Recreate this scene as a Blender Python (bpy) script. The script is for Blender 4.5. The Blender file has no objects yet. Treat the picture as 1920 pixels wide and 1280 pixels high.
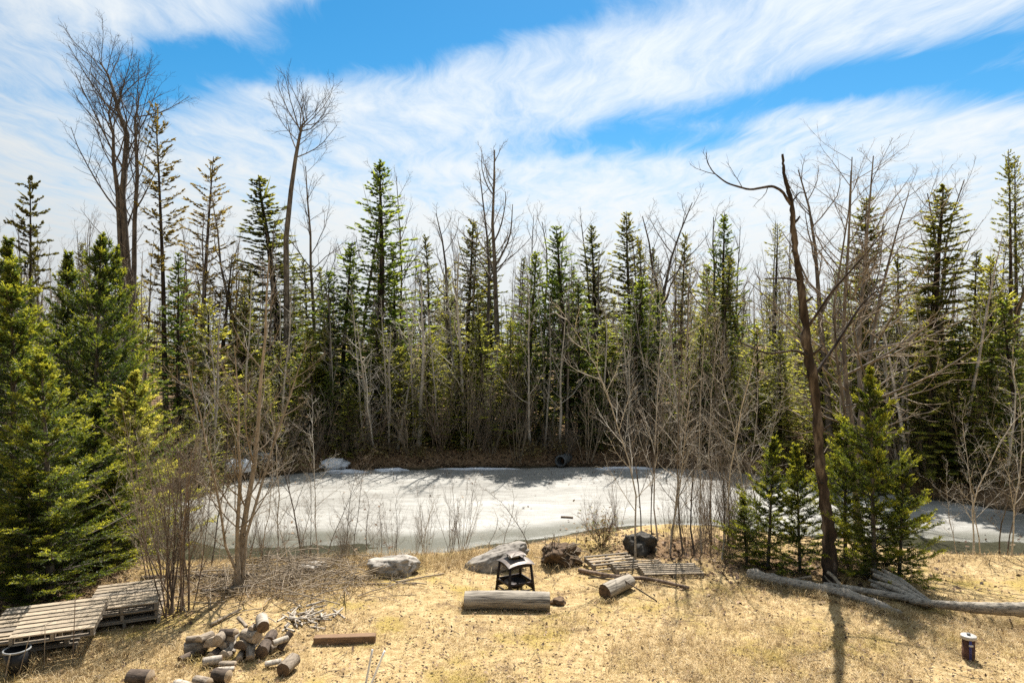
import bpy, bmesh, math, random
import numpy as np
from mathutils import Vector, Matrix, Euler

R = math.radians
scene = bpy.context.scene
COL = scene.collection
rng = np.random.default_rng(11)
random.seed(5)

# ------------------------------------------------------------------ camera
CZ, FP = 4.5, 1280.0            # eye height (first-floor window), focal length in 1920-px units
cam_d = bpy.data.cameras.new('camera'); cam = bpy.data.objects.new('camera', cam_d); COL.objects.link(cam)
cam_d.lens = 24; cam_d.sensor_width = 36; cam_d.clip_start = 0.1; cam_d.clip_end = 3000
cam.location = (0, 0, CZ); cam.rotation_euler = (R(90), 0, 0)
scene.camera = cam

# ------------------------------------------------------------------ light
SUN_EL, SUN_AZ = 57.0, 15.0     # azimuth: degrees right of straight ahead
SUN_STRENGTH, SKY_STRENGTH, EXPOSURE = 5.0, 0.066, 1.02
sd = bpy.data.lights.new('sun', 'SUN'); so = bpy.data.objects.new('sun', sd); COL.objects.link(so)
sd.energy = SUN_STRENGTH; sd.angle = R(0.53); sd.color = (1.0, 0.955, 0.89)
sdir = Vector((math.sin(R(SUN_AZ))*math.cos(R(SUN_EL)), math.cos(R(SUN_AZ))*math.cos(R(SUN_EL)), math.sin(R(SUN_EL))))
so.rotation_euler = sdir.to_track_quat('Z', 'Y').to_euler()
so.location = (0, 0, 40)

class NT:
    """tiny node-tree helper"""
    def __init__(s, tree): s.t = tree; s.n = tree.nodes; s.l = tree.links; s.n.clear()
    def node(s, ty, ins=None, **kw):
        n = s.n.new(ty)
        for k, v in kw.items(): setattr(n, k, v)
        for k, v in (ins or {}).items():
            i = n.inputs[k]
            if hasattr(v, 'links') or isinstance(v, bpy.types.NodeSocket): s.l.new(v, i)
            else: i.default_value = v
        return n
    def math(s, op, a, b=None, c=None, clamp=False):
        n = s.n.new('ShaderNodeMath'); n.operation = op; n.use_clamp = clamp
        for i, v in enumerate((a, b, c)):
            if v is None: continue
            if isinstance(v, bpy.types.NodeSocket): s.l.new(v, n.inputs[i])
            else: n.inputs[i].default_value = v
        return n.outputs[0]
    def mix(s, f, a, b, blend='MIX'):
        n = s.n.new('ShaderNodeMix'); n.data_type = 'RGBA'; n.blend_type = blend
        for i, v in ((0, f), (6, a), (7, b)):
            if isinstance(v, bpy.types.NodeSocket): s.l.new(v, n.inputs[i])
            else: n.inputs[i].default_value = (*v, 1) if isinstance(v, tuple) and len(v) == 3 else v
        return n.outputs[2]
    def ramp(s, f, *stops):
        n = s.n.new('ShaderNodeValToRGB'); e = n.color_ramp.elements
        while len(e) < len(stops): e.new(0.5)
        for i, (p, c) in enumerate(stops):
            e[i].position = p; e[i].color = (*c, 1) if isinstance(c, tuple) else (c, c, c, 1)
        s.l.new(f, n.inputs[0]); return n.outputs[0]
    def smooth(s, v, a, b):
        n = s.n.new('ShaderNodeMapRange'); n.interpolation_type = 'SMOOTHSTEP'
        s.l.new(v, n.inputs[0]); n.inputs[1].default_value = a; n.inputs[2].default_value = b
        return n.outputs[0]
    def noise(s, vec, scale, detail=4, rough=0.55, dist=0.0):
        n = s.node('ShaderNodeTexNoise', {'Scale': scale, 'Detail': detail, 'Roughness': rough, 'Distortion': dist})
        if vec is not None: s.l.new(vec, n.inputs['Vector'])
        return n.outputs[0]
    def mapping(s, vec, scale=(1, 1, 1), rot=(0, 0, 0), loc=(0, 0, 0)):
        n = s.node('ShaderNodeMapping', {'Scale': scale, 'Rotation': rot, 'Location': loc})
        s.l.new(vec, n.inputs['Vector']); return n.outputs[0]

w = bpy.data.worlds.new('World'); scene.world = w; w.use_nodes = True
def build_world():
    g = NT(w.node_tree)
    sky = g.node('ShaderNodeTexSky', sky_type='NISHITA', sun_disc=False, sun_elevation=R(SUN_EL), sun_rotation=R(SUN_AZ),
                 air_density=1.0, dust_density=0.3, ozone_density=2.5, altitude=300)
    tc = g.node('ShaderNodeTexCoord').outputs['Generated']
    sx = g.node('ShaderNodeSeparateXYZ', {0: tc})
    z = g.math('MAXIMUM', sx.outputs[2], 0.02)
    X = g.math('DIVIDE', sx.outputs[0], z); Y = g.math('DIVIDE', sx.outputs[1], z)
    p = g.node('ShaderNodeCombineXYZ', {0: X, 1: Y, 2: 0.0}).outputs[0]      # a flat layer of cirrus overhead
    warp = g.node('ShaderNodeTexNoise', {'Vector': p, 'Scale': 0.9, 'Detail': 3}).outputs['Color']
    wv = g.node('ShaderNodeVectorMath', {0: warp, 1: (0.5, 0.5, 0.5)}, operation='SUBTRACT').outputs[0]
    wv = g.node('ShaderNodeVectorMath', {0: wv, 'Scale': 0.7}, operation='SCALE').outputs[0]
    pw = g.node('ShaderNodeVectorMath', {0: p, 1: wv}, operation='ADD').outputs[0]
    # streaks combed along the wind
    st = g.noise(g.mapping(pw, (1.9, 0.42, 1), (0, 0, R(38))), 1.3, 7, 0.55, 0.25)
    st2 = g.noise(g.mapping(pw, (1.1, 0.9, 1), (0, 0, R(20)), (3.1, 1.7, 0)), 1.1, 6, 0.55, 0.3)
    fine = g.noise(g.mapping(pw, (3.0, 0.9, 1), (0, 0, R(33))), 2.6, 11, 0.68, 0.3)
    fine2 = g.noise(g.mapping(pw, (4.5, 1.0, 1), (0, 0, R(58)), (1.3, 0.4, 0)), 1.5, 9, 0.65, 0.4)
    cov = g.math('ADD', g.math('MULTIPLY', st, 0.55), g.math('MULTIPLY', st2, 0.5))
    cov = g.math('ADD', cov, g.math('MULTIPLY', g.math('SUBTRACT', fine, 0.5), 0.6))
    cov = g.math('ADD', cov, g.math('ADD', 0.07, g.math('MULTIPLY', g.smooth(sx.outputs[2], 0.30, 0.05), 0.34)))
    # clear lanes between the cirrus bands: centre, direction, half length, half width, depth
    for (cx, cy, dx, dy, L, W, k) in ((-0.62, 2.28, 1.24, -0.62, 0.95, 0.22, 0.62), (-0.12, 2.08, 1.0, -0.15, 0.42, 0.13, 0.5),
                                      (1.25, 2.74, 0.80, -0.62, 0.95, 0.22, 0.55), (0.72, 3.45, 1.0, 0.0, 0.5, 0.18, 0.45),
                                      (2.0, 2.75, 1.0, 0.1, 0.7, 0.18, 0.5), (-1.3, 2.75, 0.6, -0.6, 0.45, 0.16, 0.4)):
        n = math.hypot(dx, dy); ux, uy = dx/n, dy/n
        sp = g.node('ShaderNodeSeparateXYZ', {0: pw})
        ax = g.math('SUBTRACT', sp.outputs[0], cx); ay = g.math('SUBTRACT', sp.outputs[1], cy)
        a = g.math('ADD', g.math('MULTIPLY', ax, ux/L), g.math('MULTIPLY', ay, uy/L))
        b = g.math('ADD', g.math('MULTIPLY', ax, -uy/W), g.math('MULTIPLY', ay, ux/W))
        r2 = g.math('ADD', g.math('MULTIPLY', a, a), g.math('MULTIPLY', b, b))
        e = g.math('POWER', 2.718, g.math('MULTIPLY', r2, -1.0))
        cov = g.math('SUBTRACT', cov, g.math('MULTIPLY', g.math('MULTIPLY', e, k), g.math('ADD', 1.55, g.math('MULTIPLY', fine2, -1.3))))
    cl = g.smooth(cov, 0.13, 0.90)
    hs = g.node('ShaderNodeHueSaturation', {'Hue': 0.487, 'Saturation': 1.42, 'Value': 1.05, 'Color': sky.outputs[0]}).outputs[0]
    lum = g.node('ShaderNodeRGBToBW', {0: sky.outputs[0]}).outputs[0]
    # thin cloud scatters sunlight forward: brighter on the sun's side
    dt = g.node('ShaderNodeVectorMath', {0: tc, 1: tuple(sdir)}, operation='DOT_PRODUCT').outputs['Value']
    fw = g.math('ADD', 2.0, g.math('MULTIPLY', g.smooth(dt, -0.2, 0.95), 6.0))
    cc = g.mix(1.0, (1.0, 1.0, 1.0), g.node('ShaderNodeCombineXYZ', {0: g.math('MULTIPLY', fw, 0.955), 1: fw, 2: g.math('MULTIPLY', fw, 1.02)}).outputs[0], 'MULTIPLY')
    col = g.mix(cl, hs, cc)
    bg = g.node('ShaderNodeBackground', {'Color': col, 'Strength': SKY_STRENGTH})
    out = g.node('ShaderNodeOutputWorld'); g.l.new(bg.outputs[0], out.inputs[0])
build_world()
vs = scene.view_settings
vs.view_transform = 'Standard'; vs.look = 'None'; vs.gamma = 1.0; vs.exposure = EXPOSURE; vs.use_curve_mapping = False
scene.cycles.max_bounces = 4; scene.cycles.diffuse_bounces = 2; scene.cycles.transmission_bounces = 3; scene.cycles.glossy_bounces = 2
scene.cycles.use_denoising = False; scene.cycles.caustics_reflective = False; scene.cycles.caustics_refractive = False

# ------------------------------------------------------------------ helpers
def gp(px, py, z=0.0):
    """ground point seen at a pixel of the photograph, for a surface at height z"""
    Y = (CZ - z)*FP/(py - 640.0)
    return (px - 960.0)/FP*Y, Y
def xat(px, Y): return (px - 960.0)/FP*Y
def zat(py, Y): return CZ - (py - 640.0)/FP*Y

def nrm(v): return v/np.maximum(np.linalg.norm(v, axis=-1, keepdims=True), 1e-9)

class MB:
    def __init__(s): s.v = []; s.q = []; s.t = []; s.n = 0; s.attr = []
    def add(s, v, quads=None, tris=None, mat=0, tint=None):
        v = np.asarray(v, float).reshape(-1, 3)
        if quads is not None and len(quads): s.q.append((np.asarray(quads, int).reshape(-1, 4) + s.n, mat))
        if tris is not None and len(tris): s.t.append((np.asarray(tris, int).reshape(-1, 3) + s.n, mat))
        s.v.append(v); s.attr.append(np.full(len(v), 0.5) if tint is None else np.asarray(tint, float).reshape(-1)); s.n += len(v)
    def mesh(s, name, mats, smooth=False, tint=False):
        v = np.concatenate(s.v)
        me = bpy.data.meshes.new(name)
        qs = [a for a, _ in s.q]; ts = [a for a, _ in s.t]
        nq = sum(map(len, qs)); ntr = sum(map(len, ts))
        loops = np.concatenate([a.ravel() for a in qs + ts]).astype(np.int32)
        tot = np.concatenate([np.full(nq, 4), np.full(ntr, 3)]).astype(np.int32)
        start = np.concatenate([[0], np.cumsum(tot)[:-1]]).astype(np.int32)
        mi = np.concatenate([np.full(len(a), m) for a, m in s.q + s.t]).astype(np.int32)
        me.vertices.add(len(v)); me.vertices.foreach_set('co', v.astype(np.float32).ravel())
        me.loops.add(len(loops)); me.loops.foreach_set('vertex_index', loops)
        me.polygons.add(len(tot)); me.polygons.foreach_set('loop_start', start); me.polygons.foreach_set('loop_total', tot)
        me.polygons.foreach_set('material_index', mi)
        if smooth: me.polygons.foreach_set('use_smooth', np.ones(len(tot), bool))
        if tint:
            at = me.attributes.new('tint', 'FLOAT', 'POINT'); at.data.foreach_set('value', np.concatenate(s.attr).astype(np.float32))
        for m in (mats if isinstance(mats, (list, tuple)) else [mats]): me.materials.append(m)
        me.update(); me.validate()
        return me
    def tubes(s, paths, rad, S=3, mat=0, tint=None):
        paths = np.asarray(paths, float); rad = np.asarray(rad, float)
        N, K = paths.shape[:2]
        t = nrm(np.gradient(paths, axis=1))
        m = nrm(t.mean(axis=1))
        ref = np.where(np.abs(m[:, 2:3]) > 0.7, np.array([[1., 0, 0]]), np.array([[0, 0, 1.]]))
        u = nrm(np.cross(t, ref[:, None, :])); v = np.cross(t, u)
        a = np.arange(S)/S*2*np.pi
        ring = u[:, :, None, :]*np.cos(a)[None, None, :, None] + v[:, :, None, :]*np.sin(a)[None, None, :, None]
        P = paths[:, :, None, :] + ring*rad[:, :, None, None]
        idx = np.arange(N*K*S).reshape(N, K, S)
        A = idx[:, :-1, :]; B = np.roll(A, -1, axis=2); D = idx[:, 1:, :]; C = np.roll(D, -1, axis=2)
        q = np.stack([A, B, C, D], -1).reshape(-1, 4)
        tn = None if tint is None else np.repeat(np.asarray(tint), K*S)
        s.add(P.reshape(-1, 3), q, None, mat, tn)

def obj(name, me, parent=None, loc=None, rot=None):
    o = bpy.data.objects.new(name, me); COL.objects.link(o)
    if parent is not None: o.parent = parent
    if loc is not None: o.location = loc
    if rot is not None: o.rotation_euler = rot
    return o
def empty(name, loc=(0, 0, 0), rot=(0, 0, 0)):
    o = bpy.data.objects.new(name, None); COL.objects.link(o); o.location = loc; o.rotation_euler = rot
    o.empty_display_size = 0.2; return o
def tag(o, label=None, cat=None, group=None, kind=None):
    if label: o['label'] = label
    if cat: o['category'] = cat
    if group: o['group'] = group
    if kind: o['kind'] = kind
    return o
def stuff(o): o['kind'] = 'stuff'; return o

# ------------------------------------------------------------------ materials
def mat(name):
    m = bpy.data.materials.new(name); m.use_nodes = True
    return m, NT(m.node_tree)
def finish(g, color, rough=0.85, bump=None, bstr=0.3, bdist=0.02, spec=0.3, transl=0.0, tcol=None):
    b = g.node('ShaderNodeBsdfPrincipled', {'Roughness': rough, 'Specular IOR Level': spec})
    if isinstance(color, bpy.types.NodeSocket): g.l.new(color, b.inputs['Base Color'])
    else: b.inputs['Base Color'].default_value = (*color, 1)
    if bump is not None:
        bn = g.node('ShaderNodeBump', {'Strength': bstr, 'Distance': bdist, 'Height': bump}); g.l.new(bn.outputs[0], b.inputs['Normal'])
    sh = b.outputs[0]
    if transl > 0:
        tr = g.node('ShaderNodeBsdfTranslucent')
        tc = tcol if tcol is not None else color
        if isinstance(tc, bpy.types.NodeSocket): g.l.new(tc, tr.inputs[0])
        else: tr.inputs[0].default_value = (*tc, 1)
        mx = g.node('ShaderNodeMixShader', {0: transl}); g.l.new(sh, mx.inputs[1]); g.l.new(tr.outputs[0], mx.inputs[2]); sh = mx.outputs[0]
    o = g.node('ShaderNodeOutputMaterial'); g.l.new(sh, o.inputs[0])

def bark(name, c0, c1, c2, scale=9.0, stretch=0.25, bstr=0.6):
    m, g = mat(name)
    tc = g.node('ShaderNodeTexCoord').outputs['Object']
    rnd = g.node('ShaderNodeObjectInfo').outputs['Random']
    mp = g.mapping(tc, (1, 1, stretch))
    n1 = g.noise(mp, scale, 6, 0.65, 0.4); n2 = g.noise(tc, scale*0.25, 3)
    col = g.ramp(n1, (0.32, c0), (0.52, c1), (0.72, c2))
    col = g.mix(g.math('MULTIPLY', g.smooth(n2, 0.45, 0.7), 0.5), col, c0)
    k = g.math('ADD', 0.75, g.math('MULTIPLY', rnd, 0.5))
    col = g.mix(1.0, col, g.node('ShaderNodeCombineXYZ', {0: k, 1: k, 2: k}).outputs[0], 'MULTIPLY')
    finish(g, col, 0.9, n1, bstr, 0.02, 0.2)
    return m
def needles(name, c_dark, c_mid, c_light, transl=0.35):
    m, g = mat(name)
    geo = g.node('ShaderNodeNewGeometry').outputs['Position']
    ti = g.node('ShaderNodeAttribute', attribute_name='tint').outputs['Fac']
    rnd = g.node('ShaderNodeObjectInfo').outputs['Random']
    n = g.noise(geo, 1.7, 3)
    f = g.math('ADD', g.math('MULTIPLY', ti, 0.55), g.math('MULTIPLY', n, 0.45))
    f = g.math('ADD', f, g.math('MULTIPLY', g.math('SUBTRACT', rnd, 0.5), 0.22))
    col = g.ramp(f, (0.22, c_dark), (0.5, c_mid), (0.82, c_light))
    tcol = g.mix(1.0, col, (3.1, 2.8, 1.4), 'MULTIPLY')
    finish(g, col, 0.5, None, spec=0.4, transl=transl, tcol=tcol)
    return m

M = {}
M['bark_grey'] = bark('bark_grey', (0.055, 0.045, 0.036), (0.15, 0.125, 0.10), (0.27, 0.235, 0.19))
M['bark_pale'] = bark('bark_pale', (0.15, 0.118, 0.082), (0.31, 0.248, 0.176), (0.45, 0.37, 0.275), 14, 0.5, 0.3)
M['bark_birch'] = bark('bark_birch', (0.12, 0.10, 0.085), (0.55, 0.50, 0.44), (0.68, 0.63, 0.57), 8, 2.2, 0.3)
M['bark_dark'] = bark('bark_dark', (0.014, 0.011, 0.009), (0.055, 0.041, 0.031), (0.15, 0.115, 0.088), 11, 0.2, 1.0)
M['bark_red'] = bark('bark_red', (0.075, 0.052, 0.036), (0.18, 0.128, 0.09), (0.30, 0.225, 0.16), 14, 0.4, 0.3)
M['twig'] = bark('twig_grey', (0.14, 0.108, 0.078), (0.28, 0.225, 0.165), (0.43, 0.36, 0.275), 6, 0.5, 0.1)
M['twig_dark'] = bark('twig_dark', (0.04, 0.033, 0.027), (0.085, 0.07, 0.056), (0.15, 0.125, 0.10), 6, 0.5, 0.1)
M['bark_aspen'] = bark('bark_aspen', (0.22, 0.19, 0.15), (0.47, 0.42, 0.345), (0.60, 0.55, 0.46), 10, 1.2, 0.3)
M['bark_dead'] = bark('bark_dead', (0.012, 0.009, 0.007), (0.06, 0.043, 0.031), (0.24, 0.19, 0.145), 6, 0.22, 1.0)
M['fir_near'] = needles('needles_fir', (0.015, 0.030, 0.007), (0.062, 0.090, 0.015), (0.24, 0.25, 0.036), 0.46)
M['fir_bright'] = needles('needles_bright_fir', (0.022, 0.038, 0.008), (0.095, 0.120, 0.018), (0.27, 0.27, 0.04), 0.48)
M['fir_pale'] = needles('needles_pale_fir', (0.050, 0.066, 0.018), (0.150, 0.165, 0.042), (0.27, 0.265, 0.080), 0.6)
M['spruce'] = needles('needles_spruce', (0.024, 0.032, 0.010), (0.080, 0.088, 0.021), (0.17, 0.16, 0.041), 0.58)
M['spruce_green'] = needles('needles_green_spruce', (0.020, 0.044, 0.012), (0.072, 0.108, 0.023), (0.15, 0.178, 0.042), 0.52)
M['cedar'] = needles('needles_cedar', (0.045, 0.038, 0.014), (0.10, 0.078, 0.026), (0.17, 0.135, 0.045), 0.45)
M['pine'] = needles('needles_pine', (0.030, 0.034, 0.012), (0.060, 0.060, 0.020), (0.10, 0.095, 0.032), 0.3)

# ------------------------------------------------------------------ the lie of the land
POND_PX = [(350, 1052), (560, 1043), (690, 1047), (830, 1042), (900, 1033), (960, 1026), (1040, 1016), (1100, 1004), (1200, 993), (1330, 988),
           (1400, 1003), (1500, 1018), (1600, 1020), (1720, 1033), (1800, 1036), (1920, 1044), (2150, 1062), (2300, 1010), (2150, 982), (1920, 961), (1800, 944),
           (1720, 935), (1600, 914), (1450, 894), (1300, 880), (1150, 876), (1000, 876), (850, 877), (740, 880), (640, 883), (560, 888),
           (480, 898), (375, 911), (300, 938), (275, 988), (290, 1032)]
POND_Z = -0.5
POND = np.array([gp(a, b, POND_Z) for a, b in POND_PX])

def sdf(x, y):
    """signed distance to the pond's shore, positive on land"""
    x = np.asarray(x, float); y = np.asarray(y, float); sh = x.shape; P = np.stack([x.ravel(), y.ravel()], 1)
    best = np.full(len(P), 1e9); inside = np.zeros(len(P), bool)
    for i in range(len(POND)):
        a = POND[i]; b = POND[(i+1) % len(POND)]
        e = b - a; wv = P - a
        t = np.clip((wv @ e)/(e @ e), 0, 1)
        best = np.minimum(best, ((wv - t[:, None]*e)**2).sum(1))
        c = (a[1] > P[:, 1]) != (b[1] > P[:, 1])
        with np.errstate(divide='ignore', invalid='ignore'):
            xi = (b[0]-a[0])*(P[:, 1]-a[1])/(b[1]-a[1]) + a[0]
        inside ^= c & (P[:, 0] < xi)
    d = np.sqrt(best); d[inside] *= -1
    return d.reshape(sh)
_w = [(rng.normal(size=2)*s, rng.uniform(0, 6.28), 1/s**0.9) for s in (0.35, 0.5, 0.8, 1.2, 1.8, 2.6, 3.8, 5.5, 8.0) for _ in range(4)]
def lump(x, y):
    z = 0
    for k, ph, a in _w: z = z + a*np.sin(k[0]*x + k[1]*y + ph)
    return z/6.0
def ss(a, b, v):
    t = np.clip((v-a)/(b-a), 0, 1); return t*t*(3-2*t)
def ground(x, y, d=None):
    x = np.asarray(x, float); y = np.asarray(y, float)
    if d is None: d = sdf(x, y)
    dd = d + 0.22*lump(x*1.6+4, y*1.6)
    far = ss(17.5, 23, y + 0.25*np.maximum(np.abs(x)-9, 0))
    top = 0.0 + 0.17*far
    bank = ss(0, 1, np.clip(dd/(1.7 - 0.6*far), 0, 1))
    z = np.where(dd > 0, POND_Z + (top - POND_Z)*bank, POND_Z - 0.4*ss(0, 1.6, -dd))
    z = z + np.where(dd > 0, 1, 0)*lump(x, y)*(0.035 + 0.06*far)*ss(0, 2, dd)
    # hollow under the fallen trunk on the right
    gx, gy = 8.0, 10.98
    t = (x-gx)*0.94 - (y-gy)*0.34; s_ = (x-gx)*0.34 + (y-gy)*0.94
    z = z - 0.32*np.exp(-(t/1.1)**2 - (s_/0.26)**2)
    return z
def gz(x, y): return float(ground(np.array([x]), np.array([y]))[0])

def axis(lo, hi, step, far, growth=1.18):
    a = list(np.arange(lo, hi + 1e-6, step)); s = step
    while a[-1] < far: s *= growth; a.append(a[-1] + s)
    s = step
    while a[0] > -far: s *= growth; a.insert(0, a[0] - s)
    return np.array(a)
def build_ground():
    xs = axis(-17, 17, 0.12, 900); ys = axis(7.5, 33, 0.12, 900)
    Xg, Yg = np.meshgrid(xs, ys)
    d = sdf(Xg, Yg); Z = ground(Xg, Yg, d)
    nx, ny = len(xs), len(ys)
    idx = np.arange(nx*ny).reshape(ny, nx)
    q = np.stack([idx[:-1, :-1], idx[:-1, 1:], idx[1:, 1:], idx[1:, :-1]], -1).reshape(-1, 4)
    # litter: 0 mown straw, 1 forest floor
    lit = np.maximum(ss(19.5, 21, Yg), ss(-5.6, -8.0, Xg + 0.55*(Yg-12))*ss(10.4, 11.6, Yg))
    lit = np.maximum(lit, 0.85*np.exp(-((Xg-5.6)/2.2)**2 - ((Yg-13.7)/1.0)**2))
    lit = np.maximum(lit, 0.95*np.exp(-((Xg-3.6)/1.7)**2 - ((Yg-15.0)/1.1)**2))
    lit = np.maximum(lit, 0.9*np.exp(-((Xg-8.0)/1.1)**2 - ((Yg-10.95)/.3)**2))  # darker ground in the hollow below the fallen trunk
    lit = np.maximum(lit, 0.85*np.exp(-((Xg+5.0)/1.7)**2 - ((Yg-12.8)/1.0)**2))
    lit = np.maximum(lit, ss(0.5, 0.1, d)*0.8)
    mb = MB(); mb.add(np.stack([Xg, Yg, Z], -1), q, tint=lit)
    m, g = mat('dry_lawn')
    pos = g.node('ShaderNodeNewGeometry').outputs['Position']
    li = g.node('ShaderNodeAttribute', attribute_name='tint').outputs['Fac']
    n_s = g.noise(pos, 42, 5, 0.7); n_m = g.noise(pos, 7, 5, 0.6); n_l = g.noise(pos, 0.75, 4, 0.6)
    straw = g.ramp(g.math('ADD', g.math('MULTIPLY', n_s, 0.55), g.math('MULTIPLY', n_m, 0.45)), (0.30, (0.12, 0.078, 0.038)), (0.45, (0.34, 0.235, 0.105)), (0.56, (0.52, 0.385, 0.20)), (0.72, (0.64, 0.51, 0.315)))
    moss = g.ramp(n_s, (0.3, (0.16, 0.115, 0.022)), (0.7, (0.50, 0.37, 0.09)))
    straw = g.mix(g.math('MULTIPLY', g.smooth(g.math('ADD', g.math('MULTIPLY', n_l, 0.7), g.math('MULTIPLY', n_m, 0.3)), 0.50, 0.64), 0.75), straw, moss)
    leaf = g.ramp(n_s, (0.3, (0.05, 0.03, 0.016)), (0.5, (0.20, 0.125, 0.068)), (0.72, (0.42, 0.29, 0.17)))
    f = g.smooth(g.math('ADD', li, g.math('MULTIPLY', g.math('SUBTRACT', n_m, 0.5), 0.9)), 0.3, 0.75)
    col = g.mix(f, straw, leaf)
    soil = g.smooth(g.noise(g.mapping(pos, (1, 1, 1), (0, 0, 0), (7.3, 2.1, 0)), 1.5, 5, 0.7), 0.56, 0.68)
    col = g.mix(g.math('MULTIPLY', soil, 0.75), col, g.ramp(n_s, (0.3, (0.075, 0.045, 0.024)), (0.7, (0.25, 0.165, 0.095))))
    wet = g.smooth(g.node('ShaderNodeSeparateXYZ', {0: pos}).outputs[2], -0.36, -0.5)
    col = g.mix(wet, col, (0.045, 0.038, 0.022))
    h = g.math('ADD', n_s, g.math('MULTIPLY', n_m, 1.2))
    finish(g, col, 0.95, h, 0.9, 0.03, 0.1)
    return tag(obj('ground', mb.mesh('ground', m, True, True)), kind='structure')
build_ground()

# ------------------------------------------------------------------ pond: ice sheet over meltwater
def sheet(name, fn, z, m, lo, hi, step, lift=None, wet=None):
    xs = np.arange(lo[0], hi[0], step); ys = np.arange(lo[1], hi[1], step)
    Xg, Yg = np.meshgrid(xs, ys); keep = fn(Xg, Yg)
    idx = np.arange(Xg.size).reshape(Xg.shape)
    q = np.stack([idx[:-1, :-1], idx[:-1, 1:], idx[1:, 1:], idx[1:, :-1]], -1)
    k = keep[:-1, :-1] & keep[:-1, 1:] & keep[1:, 1:] & keep[1:, :-1]
    q = q[k]; used = np.unique(q); rm = np.zeros(Xg.size, int); rm[used] = np.arange(len(used))
    Z = np.full(Xg.shape, z) + (lift(Xg, Yg) if lift is not None else 0)
    mb = MB(); mb.add(np.stack([Xg, Yg, Z], -1).reshape(-1, 3)[used], rm[q], tint=None if wet is None else wet(Xg, Yg).ravel()[used])
    return obj(name, mb.mesh(name, m, True, wet is not None))
def build_pond():
    m, g = mat('meltwater')
    pos = g.node('ShaderNodeNewGeometry').outputs['Position']
    n = g.noise(g.mapping(pos, (1, 1.6, 1)), 30, 4, 0.7)
    finish(g, (0.040, 0.038, 0.020), 0.22, n, 0.25, 0.03, 0.4)
    o = sheet('pond_water', lambda x, y: sdf(x, y) < 0.9, POND_Z - 0.02, m, (-13, 13), (26, 30), 0.25); tag(o, kind='structure')
    m, g = mat('rotten_ice')
    pos = g.node('ShaderNodeNewGeometry').outputs['Position']
    n1 = g.noise(g.mapping(pos, (0.35, 1.0, 1), (0, 0, R(-6))), 0.55, 5, 0.6, 0.4); n2 = g.noise(g.mapping(pos, (0.5, 1.4, 1)), 9, 6, 0.7); n3 = g.noise(pos, 60, 3, 0.7)
    n4 = g.noise(g.mapping(pos, (0.5, 2.2, 1), (0, 0, R(4))), 2.4, 7, 0.68, 0.6)
    f = g.math('ADD', g.math('MULTIPLY', n1, 0.40), g.math('ADD', g.math('MULTIPLY', n2, 0.25), g.math('MULTIPLY', n4, 0.35)))
    wt = g.node('ShaderNodeAttribute', attribute_name='tint').outputs['Fac']
    col = g.ramp(f, (0.33, (0.12, 0.113, 0.098)), (0.43, (0.24, 0.228, 0.20)), (0.52, (0.33, 0.318, 0.285)), (0.62, (0.45, 0.437, 0.40)))
    wf = g.smooth(g.math('ADD', wt, g.math('MULTIPLY', g.math('SUBTRACT', n2, 0.5), 0.5)), 0.15, 1.0)
    col = g.mix(wf, col, (0.095, 0.092, 0.066))
    h = g.math('ADD', g.math('MULTIPLY', n2, 0.8), g.math('MULTIPLY', n3, 0.5))
    finish(g, col, 0.40, h, 0.5, 0.02, 0.45)
    def edge_d(x, y):
        near = ss(20.5, 17.0, y)
        return -sdf(x, y) - (-0.25 + near*(1.1 + 0.36*lump(x*0.9, y*2.2) + 0.12*lump(x*4, y*5)))
    lift = lambda x, y: 0.006*lump(x*2, y*3) + np.minimum(0.0, 0.12*(edge_d(x, y)-0.25))
    wet = lambda x, y: ss(2.8, 0.0, edge_d(x, y))*ss(21, 18.5, y)
    o = sheet('pond_ice', lambda x, y: edge_d(x, y) > -0.35, POND_Z + 0.008, m, (-13, 13), (26, 30), 0.1, lift, wet); tag(o, kind='structure')
build_pond()

# ------------------------------------------------------------------ tree growing
def grow(r, start, dirs, lens, r0, K=5, up=0.3, wob=0.12, tip=0.2):
    pts = [start]; d = nrm(dirs); up = np.broadcast_to(np.asarray(up, float), (len(start),))
    for k in range(1, K):
        d = nrm(d + np.array([0, 0, 1.])*(up[:, None]/(K-1)) + r.normal(size=d.shape)*wob)
        pts.append(pts[-1] + d*(lens[:, None]/(K-1)))
    return np.stack(pts, 1), r0[:, None]*np.linspace(1, tip, K)[None, :]**0.8
def spawn(r, paths, rads, lens, n, f0, f1, ang, angj, ratio, rr=0.55, taper=0.6, minr=0.003):
    N, K = paths.shape[:2]
    f = f0 + (f1-f0)*(np.arange(n)[None, :] + r.uniform(0, 1, (N, n)))/n
    s = np.clip(f*(K-1), 0, K-1.001); i = s.astype(int); a = (s-i)[..., None]
    rows = np.arange(N)[:, None]
    p = paths[rows, i]*(1-a) + paths[rows, i+1]*a
    t = nrm(paths[rows, i+1] - paths[rows, i])
    rad = rads[rows, i]*(1-a[..., 0]) + rads[rows, i+1]*a[..., 0]
    ref = np.where(np.abs(t[..., 2:3]) > 0.8, np.array([1., 0, 0]), np.array([0, 0, 1.]))
    u = nrm(np.cross(t, ref)); v = np.cross(t, u)
    az = (np.arange(n)*2.39996)[None, :] + r.uniform(0, 6.28, (N, 1)) + r.normal(0, 0.5, (N, n))
    an = R(ang) + r.normal(0, R(angj), (N, n))
    d = t*np.cos(an)[..., None] + (u*np.cos(az)[..., None] + v*np.sin(az)[..., None])*np.sin(an)[..., None]
    L = lens[:, None]*ratio*(1 - taper*(f-f0)/max(f1-f0, 1e-6))*r.uniform(0.55, 1.15, f.shape)
    r0 = np.maximum(np.minimum(rad*rr, L*0.011 + 0.002), minr)
    return p.reshape(-1, 3), d.reshape(-1, 3), L.ravel(), r0.ravel()

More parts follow.
